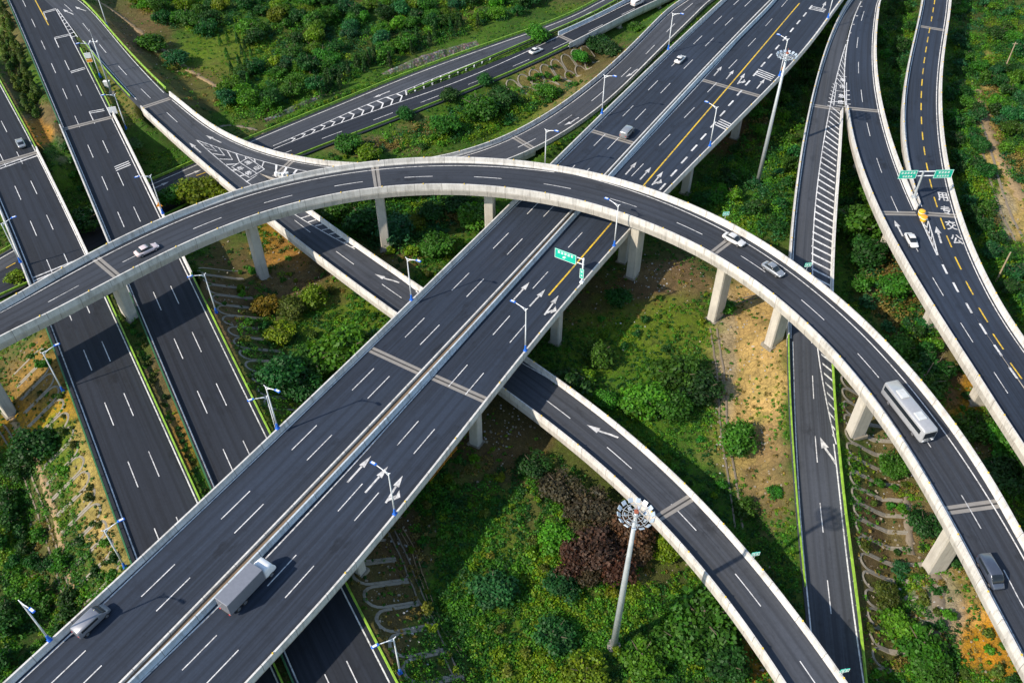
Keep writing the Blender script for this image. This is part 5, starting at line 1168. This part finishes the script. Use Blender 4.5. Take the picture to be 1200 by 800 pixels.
def crown_mesh(name, *a, **k):
    V, Fq, T_ = crown_arrays(*a, **k); return bigmesh(name, V, Fq, M['leaf'], T_, smooth=False)
def trunk_mesh(R, H):
    mb = MB(); r0 = .07 * R + .05; mb.tube([(0, 0, -.6), (.04, 0, H * .3), (0, .05, H * .75)], [r0, r0 * .8, r0 * .35], 7)
    for k in range(5):
        a = k * 1.3 + .4; mb.tube([(0, 0, H * (.22 + .07 * k)), (R * .35 * math.cos(a), R * .35 * math.sin(a), H * (.45 + .05 * k)), (R * .7 * math.cos(a), R * .7 * math.sin(a), H * (.6 + .05 * k))], [r0 * .5, r0 * .3, r0 * .12], 5)
    return mb.me('trunk', M['trunk'])
TREE_V = [(crown_mesh('crown', 1.9, 3.3, 14, 16, .42), trunk_mesh(1.9, 3.3), 1.9, 3.3) for _ in range(4)] + [(crown_mesh('crown', 3.1, 4.8, 24, 11.5, .46), trunk_mesh(3.1, 4.8), 3.1, 4.8) for _ in range(5)]
BUSH_V = [(crown_mesh('bush', 1.0, 1.25, 8, 30, .33), 1.0, 1.25) for _ in range(5)]
CONE_V = [(crown_mesh('crown', .75, 3.2, 0, 60, .33, kind='cone'), trunk_mesh(.5, 2.6), .75, 3.2) for _ in range(3)]
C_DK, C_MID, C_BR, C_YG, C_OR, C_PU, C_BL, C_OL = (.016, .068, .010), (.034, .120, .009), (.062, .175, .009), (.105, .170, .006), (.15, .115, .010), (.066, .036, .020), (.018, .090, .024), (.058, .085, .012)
def clear(x, y, r, h, low=3.2):
    """room for a crown of radius r and height h: off the paving, and under a deck only as high as the deck allows"""
    if grid(PAVG, np.float64(x), np.float64(y)) < r * .75 + .75: return False
    ov = grid(OVG, np.float64(x), np.float64(y)); 
    if ov < 0: return gh(x, y) + h < grid(LIDG, np.float64(x), np.float64(y)) - .2 if grid(LIDG, np.float64(x), np.float64(y)) < 1e6 else False
    return ov > r * .85 or h < low
def tree(p, r, col, label, group, cone=False, h=None):
    e = empty('conifer' if cone else 'tree', p, RNG.uniform(0, 6.3)); tag(e, label, 'conifer' if cone else 'tree', group)
    if cone: cm, tm, R0, H0 = CONE_V[RNG.integers(len(CONE_V))]
    else:
        c_ = [v for v in TREE_V if (v[2] > 2.5) == (r > 2.35)]; cm, tm, R0, H0 = c_[RNG.integers(len(c_))]
    k = r / R0; hz = (h / H0) if h else k * RNG.uniform(.9, 1.15); e.scale = (k, k, hz)
    link('trunk', tm, e); c = link('crown', cm, e); c.color = (*[x * v for x, v in zip(col, RNG.uniform(.85, 1.15, 3))], 1); return e
def bush(p, r, col, label, group):
    cm, R0, H0 = BUSH_V[RNG.integers(len(BUSH_V))]; k = r / R0; o = link('bush', cm, None, p, (0, 0, RNG.uniform(0, 6.3))); o.scale = (k, k, k * RNG.uniform(.8, 1.2)); o.color = (*[x * v for x, v in zip(col, RNG.uniform(.85, 1.15, 3))], 1)
    return tag(o, label, 'bush', group)
M_PX = lambda p: 1 / (F_PX / math.dist(p, (0, 0, CAM_H)))         # metres per photo pixel at p
PLACED = []
def hero(px, py, rpx, col, label, group=None, hk=1.25):
    p = G_(px, py + rpx * .35); r = rpx * M_PX(p); PLACED.append((p[0], p[1], r)); h = r * hk
    ld = grid(LIDG, np.float64(p[0]), np.float64(p[1]))
    if ld < 1e6: h = max(.9, min(h, ld - p[2] - .1))
    return tree(p, r, col, label, group, h=h)
for a in [
    (652, 630, 23, C_BR, 'bright green rounded tree left of the purple leaved clump'), (658, 686, 21, C_BL, 'blue green tree just below the purple leaved clump'), (576, 690, 26, C_BL, 'blue green tree beside the concrete ditch, amid yellow grass'),
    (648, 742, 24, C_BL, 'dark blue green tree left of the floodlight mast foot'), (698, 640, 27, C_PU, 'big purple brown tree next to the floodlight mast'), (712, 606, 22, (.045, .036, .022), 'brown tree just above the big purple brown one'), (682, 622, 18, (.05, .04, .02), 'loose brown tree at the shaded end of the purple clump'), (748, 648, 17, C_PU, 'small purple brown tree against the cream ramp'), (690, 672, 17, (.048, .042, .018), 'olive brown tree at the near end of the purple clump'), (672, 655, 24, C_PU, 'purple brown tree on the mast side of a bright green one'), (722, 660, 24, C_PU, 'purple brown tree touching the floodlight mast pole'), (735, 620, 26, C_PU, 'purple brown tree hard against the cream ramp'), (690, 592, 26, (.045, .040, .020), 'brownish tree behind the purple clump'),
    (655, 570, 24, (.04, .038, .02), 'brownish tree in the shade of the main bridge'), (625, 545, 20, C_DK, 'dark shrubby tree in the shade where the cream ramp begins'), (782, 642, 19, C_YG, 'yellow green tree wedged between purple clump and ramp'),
    (820, 722, 40, C_MID, 'broad spreading green tree in the bend of the cream ramp'), (795, 750, 28, C_MID, 'green tree on the mast side of the broad spreading tree'), (750, 768, 25, C_BR, 'green tree at the foot of the floodlight mast'), (686, 785, 25, C_YG, 'yellow flowered tree at the bottom edge near the mast'), (845, 775, 26, C_DK, 'dark tree at the bottom edge inside the ramp bend'),
    (756, 468, 27, C_BR, 'sunlit tree at the near side of the meadow clump'), (785, 478, 22, C_MID, 'middle green tree of the meadow clump'), (790, 440, 30, C_MID, 'largest tree of the meadow clump'), (818, 458, 26, C_DK, 'dark tree of the meadow clump next to the stone ditch'), (665, 450, 26, C_DK, 'dark tree squeezed beside the ramp outlet'), (684, 440, 14, C_YG, 'small yellow green tree beside the ramp outlet'), (709, 468, 15, C_MID, 'small round tree with yellow blossom beside the cream ramp'),
    (863, 512, 23, C_MID, 'round green tree astride the stone ditch on the tan bank'), (875, 596, 14, C_MID, 'small green tree near the foot of the tan bank'), (905, 577, 10, C_MID, 'tiny round bush like tree beside the straight ramp'), (843, 360, 15, C_MID, 'tree at the foot of the flyover pier by the tan bank'), (700, 415, 20, C_MID, 'tree at the edge of the brown clearing'), (722, 350, 16, C_DK, 'dark slender tree growing in the brown clearing'),
    (403, 412, 34, C_BR, 'large green tree on the meadow before the main bridge'), (372, 426, 26, C_MID, 'green tree beside the large meadow tree'), (438, 405, 20, C_BL, 'blue green tree at the edge of the bright meadow'), (330, 392, 18, C_YG, 'yellow green tree at the shrubby slope'), (368, 348, 17, C_YG, 'yellow green tree under the ramp, in the sun'), (345, 362, 18, C_OL, 'olive tree between pier and ramp'), (315, 358, 16, C_OR, 'orange tinged tree on the shrubby slope'), (330, 440, 26, C_BL, 'blue green tree above the main bridge edge'), (355, 455, 24, C_DK, 'dark tree against the main bridge edge'),
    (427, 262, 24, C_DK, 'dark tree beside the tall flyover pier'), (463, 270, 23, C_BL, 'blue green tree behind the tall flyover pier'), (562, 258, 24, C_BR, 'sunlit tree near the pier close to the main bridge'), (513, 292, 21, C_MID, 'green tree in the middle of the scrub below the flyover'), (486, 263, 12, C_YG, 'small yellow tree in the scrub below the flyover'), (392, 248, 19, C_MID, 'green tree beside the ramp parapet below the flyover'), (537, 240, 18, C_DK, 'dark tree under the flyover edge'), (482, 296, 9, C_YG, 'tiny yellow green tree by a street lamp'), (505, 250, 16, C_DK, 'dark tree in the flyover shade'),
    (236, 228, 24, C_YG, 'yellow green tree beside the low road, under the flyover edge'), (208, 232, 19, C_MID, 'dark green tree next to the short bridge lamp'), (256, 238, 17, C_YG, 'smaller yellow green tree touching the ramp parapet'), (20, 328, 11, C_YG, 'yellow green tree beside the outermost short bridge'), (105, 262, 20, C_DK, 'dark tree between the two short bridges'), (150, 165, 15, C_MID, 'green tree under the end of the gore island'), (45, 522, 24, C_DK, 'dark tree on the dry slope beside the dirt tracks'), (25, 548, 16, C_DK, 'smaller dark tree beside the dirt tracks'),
    (1000, 265, 30, C_MID, 'large green tree between the straight ramp and the middle ramp'), (1012, 300, 24, C_DK, 'dark tree beside the middle ramp parapet'), (1022, 230, 20, C_MID, 'green tree below the middle ramp bend'), (1050, 338, 22, C_MID, 'green tree near the shaded pier of the middle ramp'), (1074, 450, 30, C_MID, 'large green tree beside the flyover bus'), (1092, 432, 22, C_DK, 'dark tree at the edge of the brown track'), (1050, 410, 20, C_MID, 'tree close behind the flyover parapet'), (1172, 520, 24, C_MID, 'green tree beside the middle ramp near its lower end'), (1168, 560, 24, C_DK, 'dark tree against the flyover outer parapet'), (1138, 500, 20, C_MID, 'green tree in front of the orange soil'), (1195, 540, 20, C_DK, 'dark tree at the edge beside both parapets'),
    (1046, 548, 17, C_MID, 'tree on the ribbed slope next to the stone path'), (1074, 756, 27, C_MID, 'big green tree at the foot of the ribbed slope'), (1052, 735, 20, C_BR, 'bright tree on the ribbed slope'), (1036, 698, 16, C_OL, 'olive tree high on the ribbed slope'), (1054, 666, 11, C_BL, 'small blue green tree near the leaning pier'), (1085, 785, 20, C_MID, 'tree at the bottom edge by the stone path'), (1125, 655, 18, C_DK, 'dark tree behind the leaning pier'), (1080, 615, 18, C_DK, 'dark tree in front of the leaning pier'),
    (629, 42, 14, C_MID, 'round tree on the median of the far road'), (475, 135, 11, C_DK, 'dark tree on the lower verge of the far road'), (527, 115, 12, C_DK, 'dark round tree beside the guardrail of the far road'), (568, 95, 10, C_DK, 'small dark tree higher up the verge of the far road'), (700, 55, 14, C_DK, 'dark tree under the end of the far short bridge'), (715, 62, 14, C_DK, 'dark tree beside the far ramp parapet'), (680, 68, 10, C_MID, 'small tree at the abutment of the far short bridge'), (745, 35, 10, C_MID, 'tree where the far ramp meets the far short bridge'),
    (560, 130, 24, C_MID, 'large tree in the belt between far road and far ramp'), (590, 118, 18, C_DK, 'dark tree beside the pale arch ribs'), (520, 150, 18, C_MID, 'green tree in the middle of the belt by the far ramp'), (410, 172, 16, C_MID, 'green tree at the narrow end of the belt, by the flyover'), (435, 180, 15, C_YG, 'yellow green tree against the flyover parapet'), (640, 110, 14, C_MID, 'green tree on the ribbed earth slope'), (182, 55, 16, C_MID, 'round tree by the sandy track'), (205, 72, 15, C_BL, 'blue green tree by the sandy track')]:
    hero(*a)
n_tree = len(PLACED)

def inside(poly, x, y):
    c = False; j = len(poly) - 1
    for i in range(len(poly)):
        if (poly[i][1] > y) != (poly[j][1] > y) and x < (poly[j][0] - poly[i][0]) * (y - poly[i][1]) / (poly[j][1] - poly[i][1]) + poly[i][0]: c = not c
        j = i
    return c
def scatter(poly, n, rmin, rmax, spacing, cols, make, hmul=1.25, tries=40):
    xs = [p[0] for p in poly]; ys = [p[1] for p in poly]; made = 0
    for _ in range(n * tries):
        if made >= n: break
        x, y = RNG.uniform(min(xs), max(xs)), RNG.uniform(min(ys), max(ys))
        if not inside(poly, x, y): continue
        p = G_(x, y); r = RNG.uniform(rmin, rmax)
        if any((p[0] - q[0]) ** 2 + (p[1] - q[1]) ** 2 < (spacing * (r + q[2])) ** 2 for q in PLACED): continue
        if not clear(p[0], p[1], r, r * hmul): continue
        PLACED.append((p[0], p[1], r)); make(p, r, cols[RNG.integers(len(cols))]); made += 1
    return made
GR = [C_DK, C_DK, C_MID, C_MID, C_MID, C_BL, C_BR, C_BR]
def tr(label, group): return lambda p, r, c: tree(p, r, c, label, group)
def bu(label, group): return lambda p, r, c: bush(p, r, c, label, group)
def cn(label, group, hh=None): return lambda p, r, c: tree(p, r, c, label, group, True, hh)
WOOD = [(150, -12), (660, -12), (610, 18), (520, 50), (420, 90), (330, 138), (285, 140), (250, 125), (262, 100), (290, 60), (230, 40), (190, 30), (150, 8)]
n_a = scatter([(378, 118), (430, 92), (520, 50), (570, 28), (570, 18), (510, 38), (420, 78), (372, 108)], 26, .7, .95, .8, [C_DK, (.02, .05, .01)], cn('slim dark conifer in the row above the stone wall', 'conifers above the stone wall', 4.5), 3)
n_b = scatter([(252, 45), (298, 45), (298, 102), (262, 95)], 12, .6, .85, 1.2, [C_DK, C_MID], cn('slim conifer dotted over the yellow grass clearing', 'conifers in the clearing', 3.6), 3)
n_c = scatter([(0, -8), (14, -8), (34, 60), (50, 105), (46, 142), (30, 130), (0, 60)], 80, .8, 1.3, .36, [(.045, .085, .008), (.06, .10, .008), (.035, .07, .008)], cn('clipped dark green conifer in the dense strip between the outer roads', 'conifer strip between the outer roads', 2.3), 2)
n_d = scatter(WOOD, 130, 2.2, 3.6, .55, GR + [C_YG], tr('leafy tree in the dense wood beyond the far road', 'trees of the far wood'), 1.4)
n_e = scatter([(1118, -10), (1205, -10), (1205, 225), (1185, 210), (1160, 140), (1140, 90), (1124, 60)], 34, 1.9, 3.0, .6, GR, tr('leafy tree on the wooded bank at the right edge', 'trees of the right hand bank'))
n_f = scatter([(1118, -10), (1140, 60), (1150, 200), (1180, 290), (1205, 320), (1205, 385), (1165, 325), (1135, 255), (1116, 190), (1110, 120)], 34, 1.6, 2.6, .62, [C_DK, C_DK, C_MID, C_BL], tr('tree in the shaded gully beside the bus lane ramp', 'trees in the gully beside the bus lane ramp'))
n_g = scatter([(800, 235), (850, 190), (930, 60), (985, 0), (985, 30), (945, 110), (930, 200), (918, 282), (850, 250)], 34, 1.4, 2.5, .62, [C_DK, C_MID, C_BL, C_DK, C_BR], tr('tree in the thicket between the main bridge and the striped ramp', 'trees of the thicket by the striped ramp'))
n_h = scatter([(1032, 0), (1078, 0), (1060, 60), (1056, 150), (1064, 200), (1050, 190), (1036, 130), (1030, 60)], 14, 1.5, 2.4, .6, [C_DK, C_MID], tr('tree in the dark gap between the middle ramp and the bus lane ramp', 'trees in the gap between the ramps'))
n_i = scatter([(985, 150), (1000, 190), (1070, 330), (1110, 410), (1080, 480), (1040, 400), (990, 340), (984, 250)], 20, 1.2, 2.3, .65, [C_MID, C_DK, C_BR, C_BL], tr('tree in the hollow below the middle ramp', 'trees below the middle ramp'))
n_j = scatter([(0, 560), (70, 640), (100, 720), (60, 765), (0, 800)], 20, 1.2, 2.4, .7, [C_DK, C_DK, C_MID], tr('dark tree in the wooded corner below the dry slope', 'trees of the dark corner'))
print('trees', n_tree, n_a, n_b, n_c, n_d, n_e, n_f, n_g, n_h, n_i, n_j)
n_k = scatter([(490, 560), (560, 530), (640, 560), (720, 600), (880, 800), (520, 800), (470, 640)], 56, .6, 1.3, .72, [C_YG, C_YG, C_BR, C_MID, (.12, .15, .015), C_OL], bu('sunlit yellow green bush on the rough ground inside the cream ramp bend', 'bushes inside the ramp bend'))
n_l = scatter([(640, 440), (720, 340), (830, 330), (850, 600), (800, 560), (690, 480)], 26, .5, 1.2, .8, [C_MID, C_BR, C_DK, C_YG], bu('green bush on the open meadow between ramp and tan bank', 'bushes of the meadow'))
n_m = scatter([(260, 250), (580, 235), (560, 330), (470, 350), (300, 470), (240, 350)], 50, .6, 1.4, .72, [C_MID, C_BR, C_OL, C_DK, C_YG], bu('scrubby bush in the ground between flyover and main bridge', 'bushes between flyover and main bridge'))
n_n = scatter([(300, 200), (380, 180), (480, 145), (600, 95), (690, 60), (700, 85), (620, 140), (520, 178), (400, 188)], 36, .7, 1.5, .68, [C_MID, C_BR, C_YG, C_DK], bu('bush on the planted belt between the far road and the far ramp', 'bushes of the far belt'))
n_o = scatter([(630, 185), (700, 130), (790, 45), (835, 0), (840, 0), (770, 70), (660, 180)], 30, .5, .9, .7, [C_BR, C_MID, C_YG], bu('bush in the narrow wedge between far ramp and main bridge', 'bushes of the wedge by the main bridge'))
n_p = 0
for q in np.arange(qA1 - 6, RA.len, 1.7):
    p = RA.P(q, -(RA.at(q)[4])); q2, l2 = RB.loc_xy(p[0], p[1]); p2 = RB.P(q2, RB.at(q2)[3]); gap = np.hypot(*(p2 - p)[:2])
    if RNG.random() > .72: continue
    m = p + (p2 - p) * RNG.uniform(.32, .68); m[2] = gh(m[0], m[1]) - .1; n_p += 1
    bush(m, min(.85, max(.4, gap * .28)) * RNG.uniform(.7, 1.15), [C_DK, C_MID, C_OL, C_OL][RNG.integers(4)], 'low dark bush in the planted strip between the outer roads', 'bushes of the planted strip')
n_q = scatter([(30, 400), (100, 420), (160, 640), (120, 700), (60, 560)], 26, .5, 1.2, .8, [C_MID, C_BR, C_OL, C_DK], bu('green bush on the tan ribbed slope', 'bushes of the tan slope'))
n_r = scatter([(985, 440), (1040, 480), (1090, 650), (1200, 720), (1200, 800), (1020, 800)], 30, .5, 1.3, .8, [C_MID, C_OL, C_BR, C_DK], bu('green bush on the rubbly ground around the leaning piers', 'bushes around the leaning piers'))
n_s = scatter([(60, 160), (95, 170), (165, 330), (140, 330)], 16, .6, 1.4, .7, [C_MID, C_DK], bu('shaded bush in the gap between the two short bridges', 'bushes between the short bridges'))
def hedge(rows, label):
    Vv, Ff, Tt, o_ = [], [], [], 0
    for p, r, c in rows:
        n = int(60 * r + 30); d_ = RNG.normal(0, 1, (n, 3)); d_[:, 2] = np.abs(d_[:, 2]); d_ /= np.linalg.norm(d_, axis=1)[:, None]
        Q = np.array(p) + d_ * r * RNG.uniform(.5, 1.1, (n, 1)); V, Fq, T_ = leaf_cards(Q, d_ + np.array([0, 0, .4]), .34, tones(n, RNG.uniform(.8, 1.2)) * np.array(c)); Vv.append(V); Ff.append(Fq + o_); Tt.append(T_); o_ += len(V)
    h_ = link('hedge', bigmesh('hedge', np.concatenate(Vv), np.concatenate(Ff), M['leaf'], np.concatenate(Tt), smooth=False)); h_.color = (1, 1, 1, 1); tag(h_, label, 'hedge')
rows, rows2 = [], []
for q in np.arange(min(qpx(RE1, 322, 155), qpx(RE1, 690, 8)), max(qpx(RE1, 322, 155), qpx(RE1, 690, 8)), .9):
    if RNG.random() < .85:
        wl = RE1.at(q)[3]; p = RE1.P(q, wl + RNG.uniform(1.3, 2.5)); p[2] = gh(p[0], p[1]) - .05; rows.append((p, RNG.uniform(.5, .95), [C_BR, C_MID, C_BR, C_YG][RNG.integers(4)]))
    if RNG.random() < .6:
        qm = RE2.loc_xy(*RE1.P(q, 0)[:2])[0]; wl2 = RE2.at(qm)[3]; p = RE2.P(qm, wl2 + .9)
        if grid(PAVG, np.float64(p[0]), np.float64(p[1])) > .3: p[2] = gh(p[0], p[1]) - .05; rows2.append((p, RNG.uniform(.4, .9), [C_MID, C_DK, C_BR][RNG.integers(3)]))
hedge(rows, 'bright green hedge between the lime guardrail and the stone wall of the far road')
if rows2: hedge(rows2, 'thin dark hedge planted on the median of the far road')
n_t = scatter([(1090, 330), (1200, 470), (1200, 620), (1130, 520)], 14, .6, 1.3, .8, [C_MID, C_DK, C_OL], bu('bush beside the flyover outer parapet', 'bushes outside the flyover'))
print('bushes', n_k, n_l, n_m, n_n, n_o, n_p, n_q, n_r, n_s, n_t)

# undergrowth, weeds and grass that nobody could count: one mesh
BARE = [(z[0], z[1], z[2], z[3], z[5]) for z in ZONES if z[4] in (TAN, SOIL, ORANGE, STONE, BROWN)]
LUSH = [WOOD, [(140, -40), (680, -40), (650, -5), (150, -5)], [(1118, -40), (1260, -40), (1260, 260), (1205, 225), (1185, 210), (1160, 140), (1140, 90)], [(1118, -10), (1140, 60), (1150, 200), (1180, 290), (1205, 320), (1205, 385), (1165, 325), (1135, 255), (1116, 190), (1110, 120)],
        [(800, 235), (850, 190), (930, 60), (985, 0), (985, 30), (945, 110), (930, 200), (918, 282)], [(1032, 0), (1078, 0), (1056, 150), (1064, 200), (1036, 130)], [(985, 150), (1000, 190), (1070, 330), (1100, 410), (1040, 380), (984, 250)], [(380, 185), (480, 150), (600, 105), (680, 100), (560, 165)], [(400, 235), (560, 230), (500, 300), (430, 290)]]
SCRUB = [[(490, 560), (560, 530), (640, 560), (720, 600), (890, 800), (520, 800), (470, 640)], [(310, 240), (580, 235), (560, 330), (470, 350), (430, 380), (300, 470), (270, 380)], [(0, 560), (70, 600), (150, 690), (60, 790), (0, 800)], [(640, 430), (720, 470), (850, 600), (860, 640), (700, 490)], [(1040, 500), (1100, 640), (1130, 800), (1030, 800), (1060, 640)], [(800, 235), (930, 200), (922, 330), (870, 300)], [(80, 180), (110, 190), (165, 300), (140, 320)], [(985, 340), (1080, 400), (1120, 480), (1060, 460)], [(160, 100), (190, 60), (300, 130), (260, 150)]]
CLEAR = [(250, 40), (300, 40), (300, 100), (262, 100)]
Vs, Fs, Ts = [], [], []; off = 0
for sy in np.arange(-36, 840, 4.4):
    X = np.arange(-60, 1260, 4.4); X = X + RNG.uniform(-2.4, 2.4, len(X)); Y = np.full(len(X), sy) + RNG.uniform(-2.4, 2.4, len(X))
    P = np.array([U(x, y, 0) for x, y in zip(X, Y)])
    for _ in range(4):
        z = grid(GZ, P[:, 0], P[:, 1]); P = np.array([U(x, y, q) for x, y, q in zip(X, Y, z)])
    gzv = grid(GZ, P[:, 0], P[:, 1]); pv = grid(PAVG, P[:, 0], P[:, 1]); lid = grid(LIDG, P[:, 0], P[:, 1]); ok = (pv > .5) & (lid - gzv > 2.0) & (np.abs(P[:, 2] - gzv) < .6)
    bare = np.zeros(len(X))
    for cx, cy, rx, ry, st_ in BARE: bare = np.maximum(bare, st_ * np.clip(1.3 - np.hypot((X - cx) / rx, (Y - cy) / ry), 0, 1))
    pat = vnoise(P[:, 0], P[:, 1], 4.5, 21); pat2 = vnoise(P[:, 0], P[:, 1], 11, 22)
    dens = np.clip(.55 + 1.3 * (pat - .3), .2, 1) * (1 - .86 * np.clip(bare * 1.2, 0, 1)); lsh = np.array([any(inside(pl, x, y) for pl in LUSH) and not inside(CLEAR, x, y) for x, y in zip(X, Y)]) & (pv > 2.2); ok &= RNG.random(len(X)) < np.where(lsh, .75, dens)
    for i in np.where(ok)[0]:
        lush = lsh[i]
        if lush and RNG.random() < .12: continue
        scrub = not lush and bare[i] < .75 and pv[i] > 1.7 and RNG.random() < .5 and any(inside(pl, X[i], Y[i]) for pl in SCRUB)
        r = RNG.uniform(.8, 1.9) if lush else RNG.uniform(.45, 1.15) if scrub else RNG.uniform(.25, .7) * (.7 if bare[i] > .3 else 1)
        n = int(26 + 34 * r) if lush or scrub else int(10 + 26 * r); d_ = RNG.normal(0, 1, (n, 3)); d_[:, 2] = np.abs(d_[:, 2]); d_ /= np.linalg.norm(d_, axis=1)[:, None]
        c = np.array([P[i, 0], P[i, 1], gzv[i]]); Q = c + d_ * r * RNG.uniform(.45, 1.1, (n, 1)) * np.array([1, 1, 1.1 if lush else .75])
        hue = pat[i] * .5 + pat2[i] * .5 + RNG.normal(0, .16); col = np.array(C_DK) if hue < .36 else np.array(C_BL) if lush and hue < .46 else np.array(C_MID) if hue < .58 else np.array(C_BR) if hue < .74 else np.array(C_YG)
        if bare[i] > .35 and RNG.random() < .4: col = np.array((.16, .12, .03))
        V, Fq, T_ = leaf_cards(Q, d_ + np.array([0, 0, .4]),   .42 if lush else .34 if scrub else .30, tones(n, RNG.uniform(.8, 1.25)) * col); Vs.append(V); Fs.append(Fq + off); Ts.append(T_); off += len(V)
ug = link('undergrowth', bigmesh('undergrowth', np.concatenate(Vs), np.concatenate(Fs), M['leaf'], np.concatenate(Ts), smooth=False)); ug.color = (1, 1, 1, 1)
tag(ug, 'low weeds, grass tufts and scrub covering the ground between the roads', 'undergrowth', kind='stuff'); print('undergrowth faces', off // 4)
# scattered rubble and litter on the bare ground
mb = MB(); 
for (cx, cy, rx, ry, st_) in BARE:
    for _ in range(int(rx * ry / 30)):
        x, y = cx + RNG.normal(0, rx * .5), cy + RNG.normal(0, ry * .5); p = G_(x, y)
        if not (20 < p[1] < 340) or grid(PAVG, np.float64(p[0]), np.float64(p[1])) < 1.2: continue
        s_ = .06 + .3 * RNG.random() ** 4; mb.box((p[0], p[1], p[2] + s_ * .2), (s_, s_ * RNG.uniform(.6, 1.3), s_ * .6), RNG.uniform(0, 3))
tag(mb.build('rubble', plain('broken stone', (.26, .22, .16), .9, 0, .4, .3)), 'small pale stones scattered over the bare soil', 'rubble', kind='stuff')

mb = MB()
for cx, cy, rx, ry, n in ((770, 325, 60, 30, 60), (880, 400, 40, 80, 40), (590, 500, 30, 30, 40), (470, 690, 40, 90, 30), (845, 480, 10, 90, 30), (1090, 720, 30, 60, 40), (730, 380, 60, 60, 20), (1040, 560, 40, 80, 25), (860, 160, 50, 40, 15)):
    for _ in range(n):
        x, y = cx + RNG.normal(0, rx * .5), cy + RNG.normal(0, ry * .5); p = G_(x, y)
        if grid(PAVG, np.float64(p[0]), np.float64(p[1])) < 1.2: continue
        s_ = RNG.uniform(.1, .34); mb.box((p[0], p[1], p[2] + .06), (s_, s_ * RNG.uniform(.4, 1.2), .08), RNG.uniform(0, 3))
tag(mb.build('litter', M['litter']), 'small pale scraps of litter lying around the clearing and ditches', 'litter', kind='stuff')
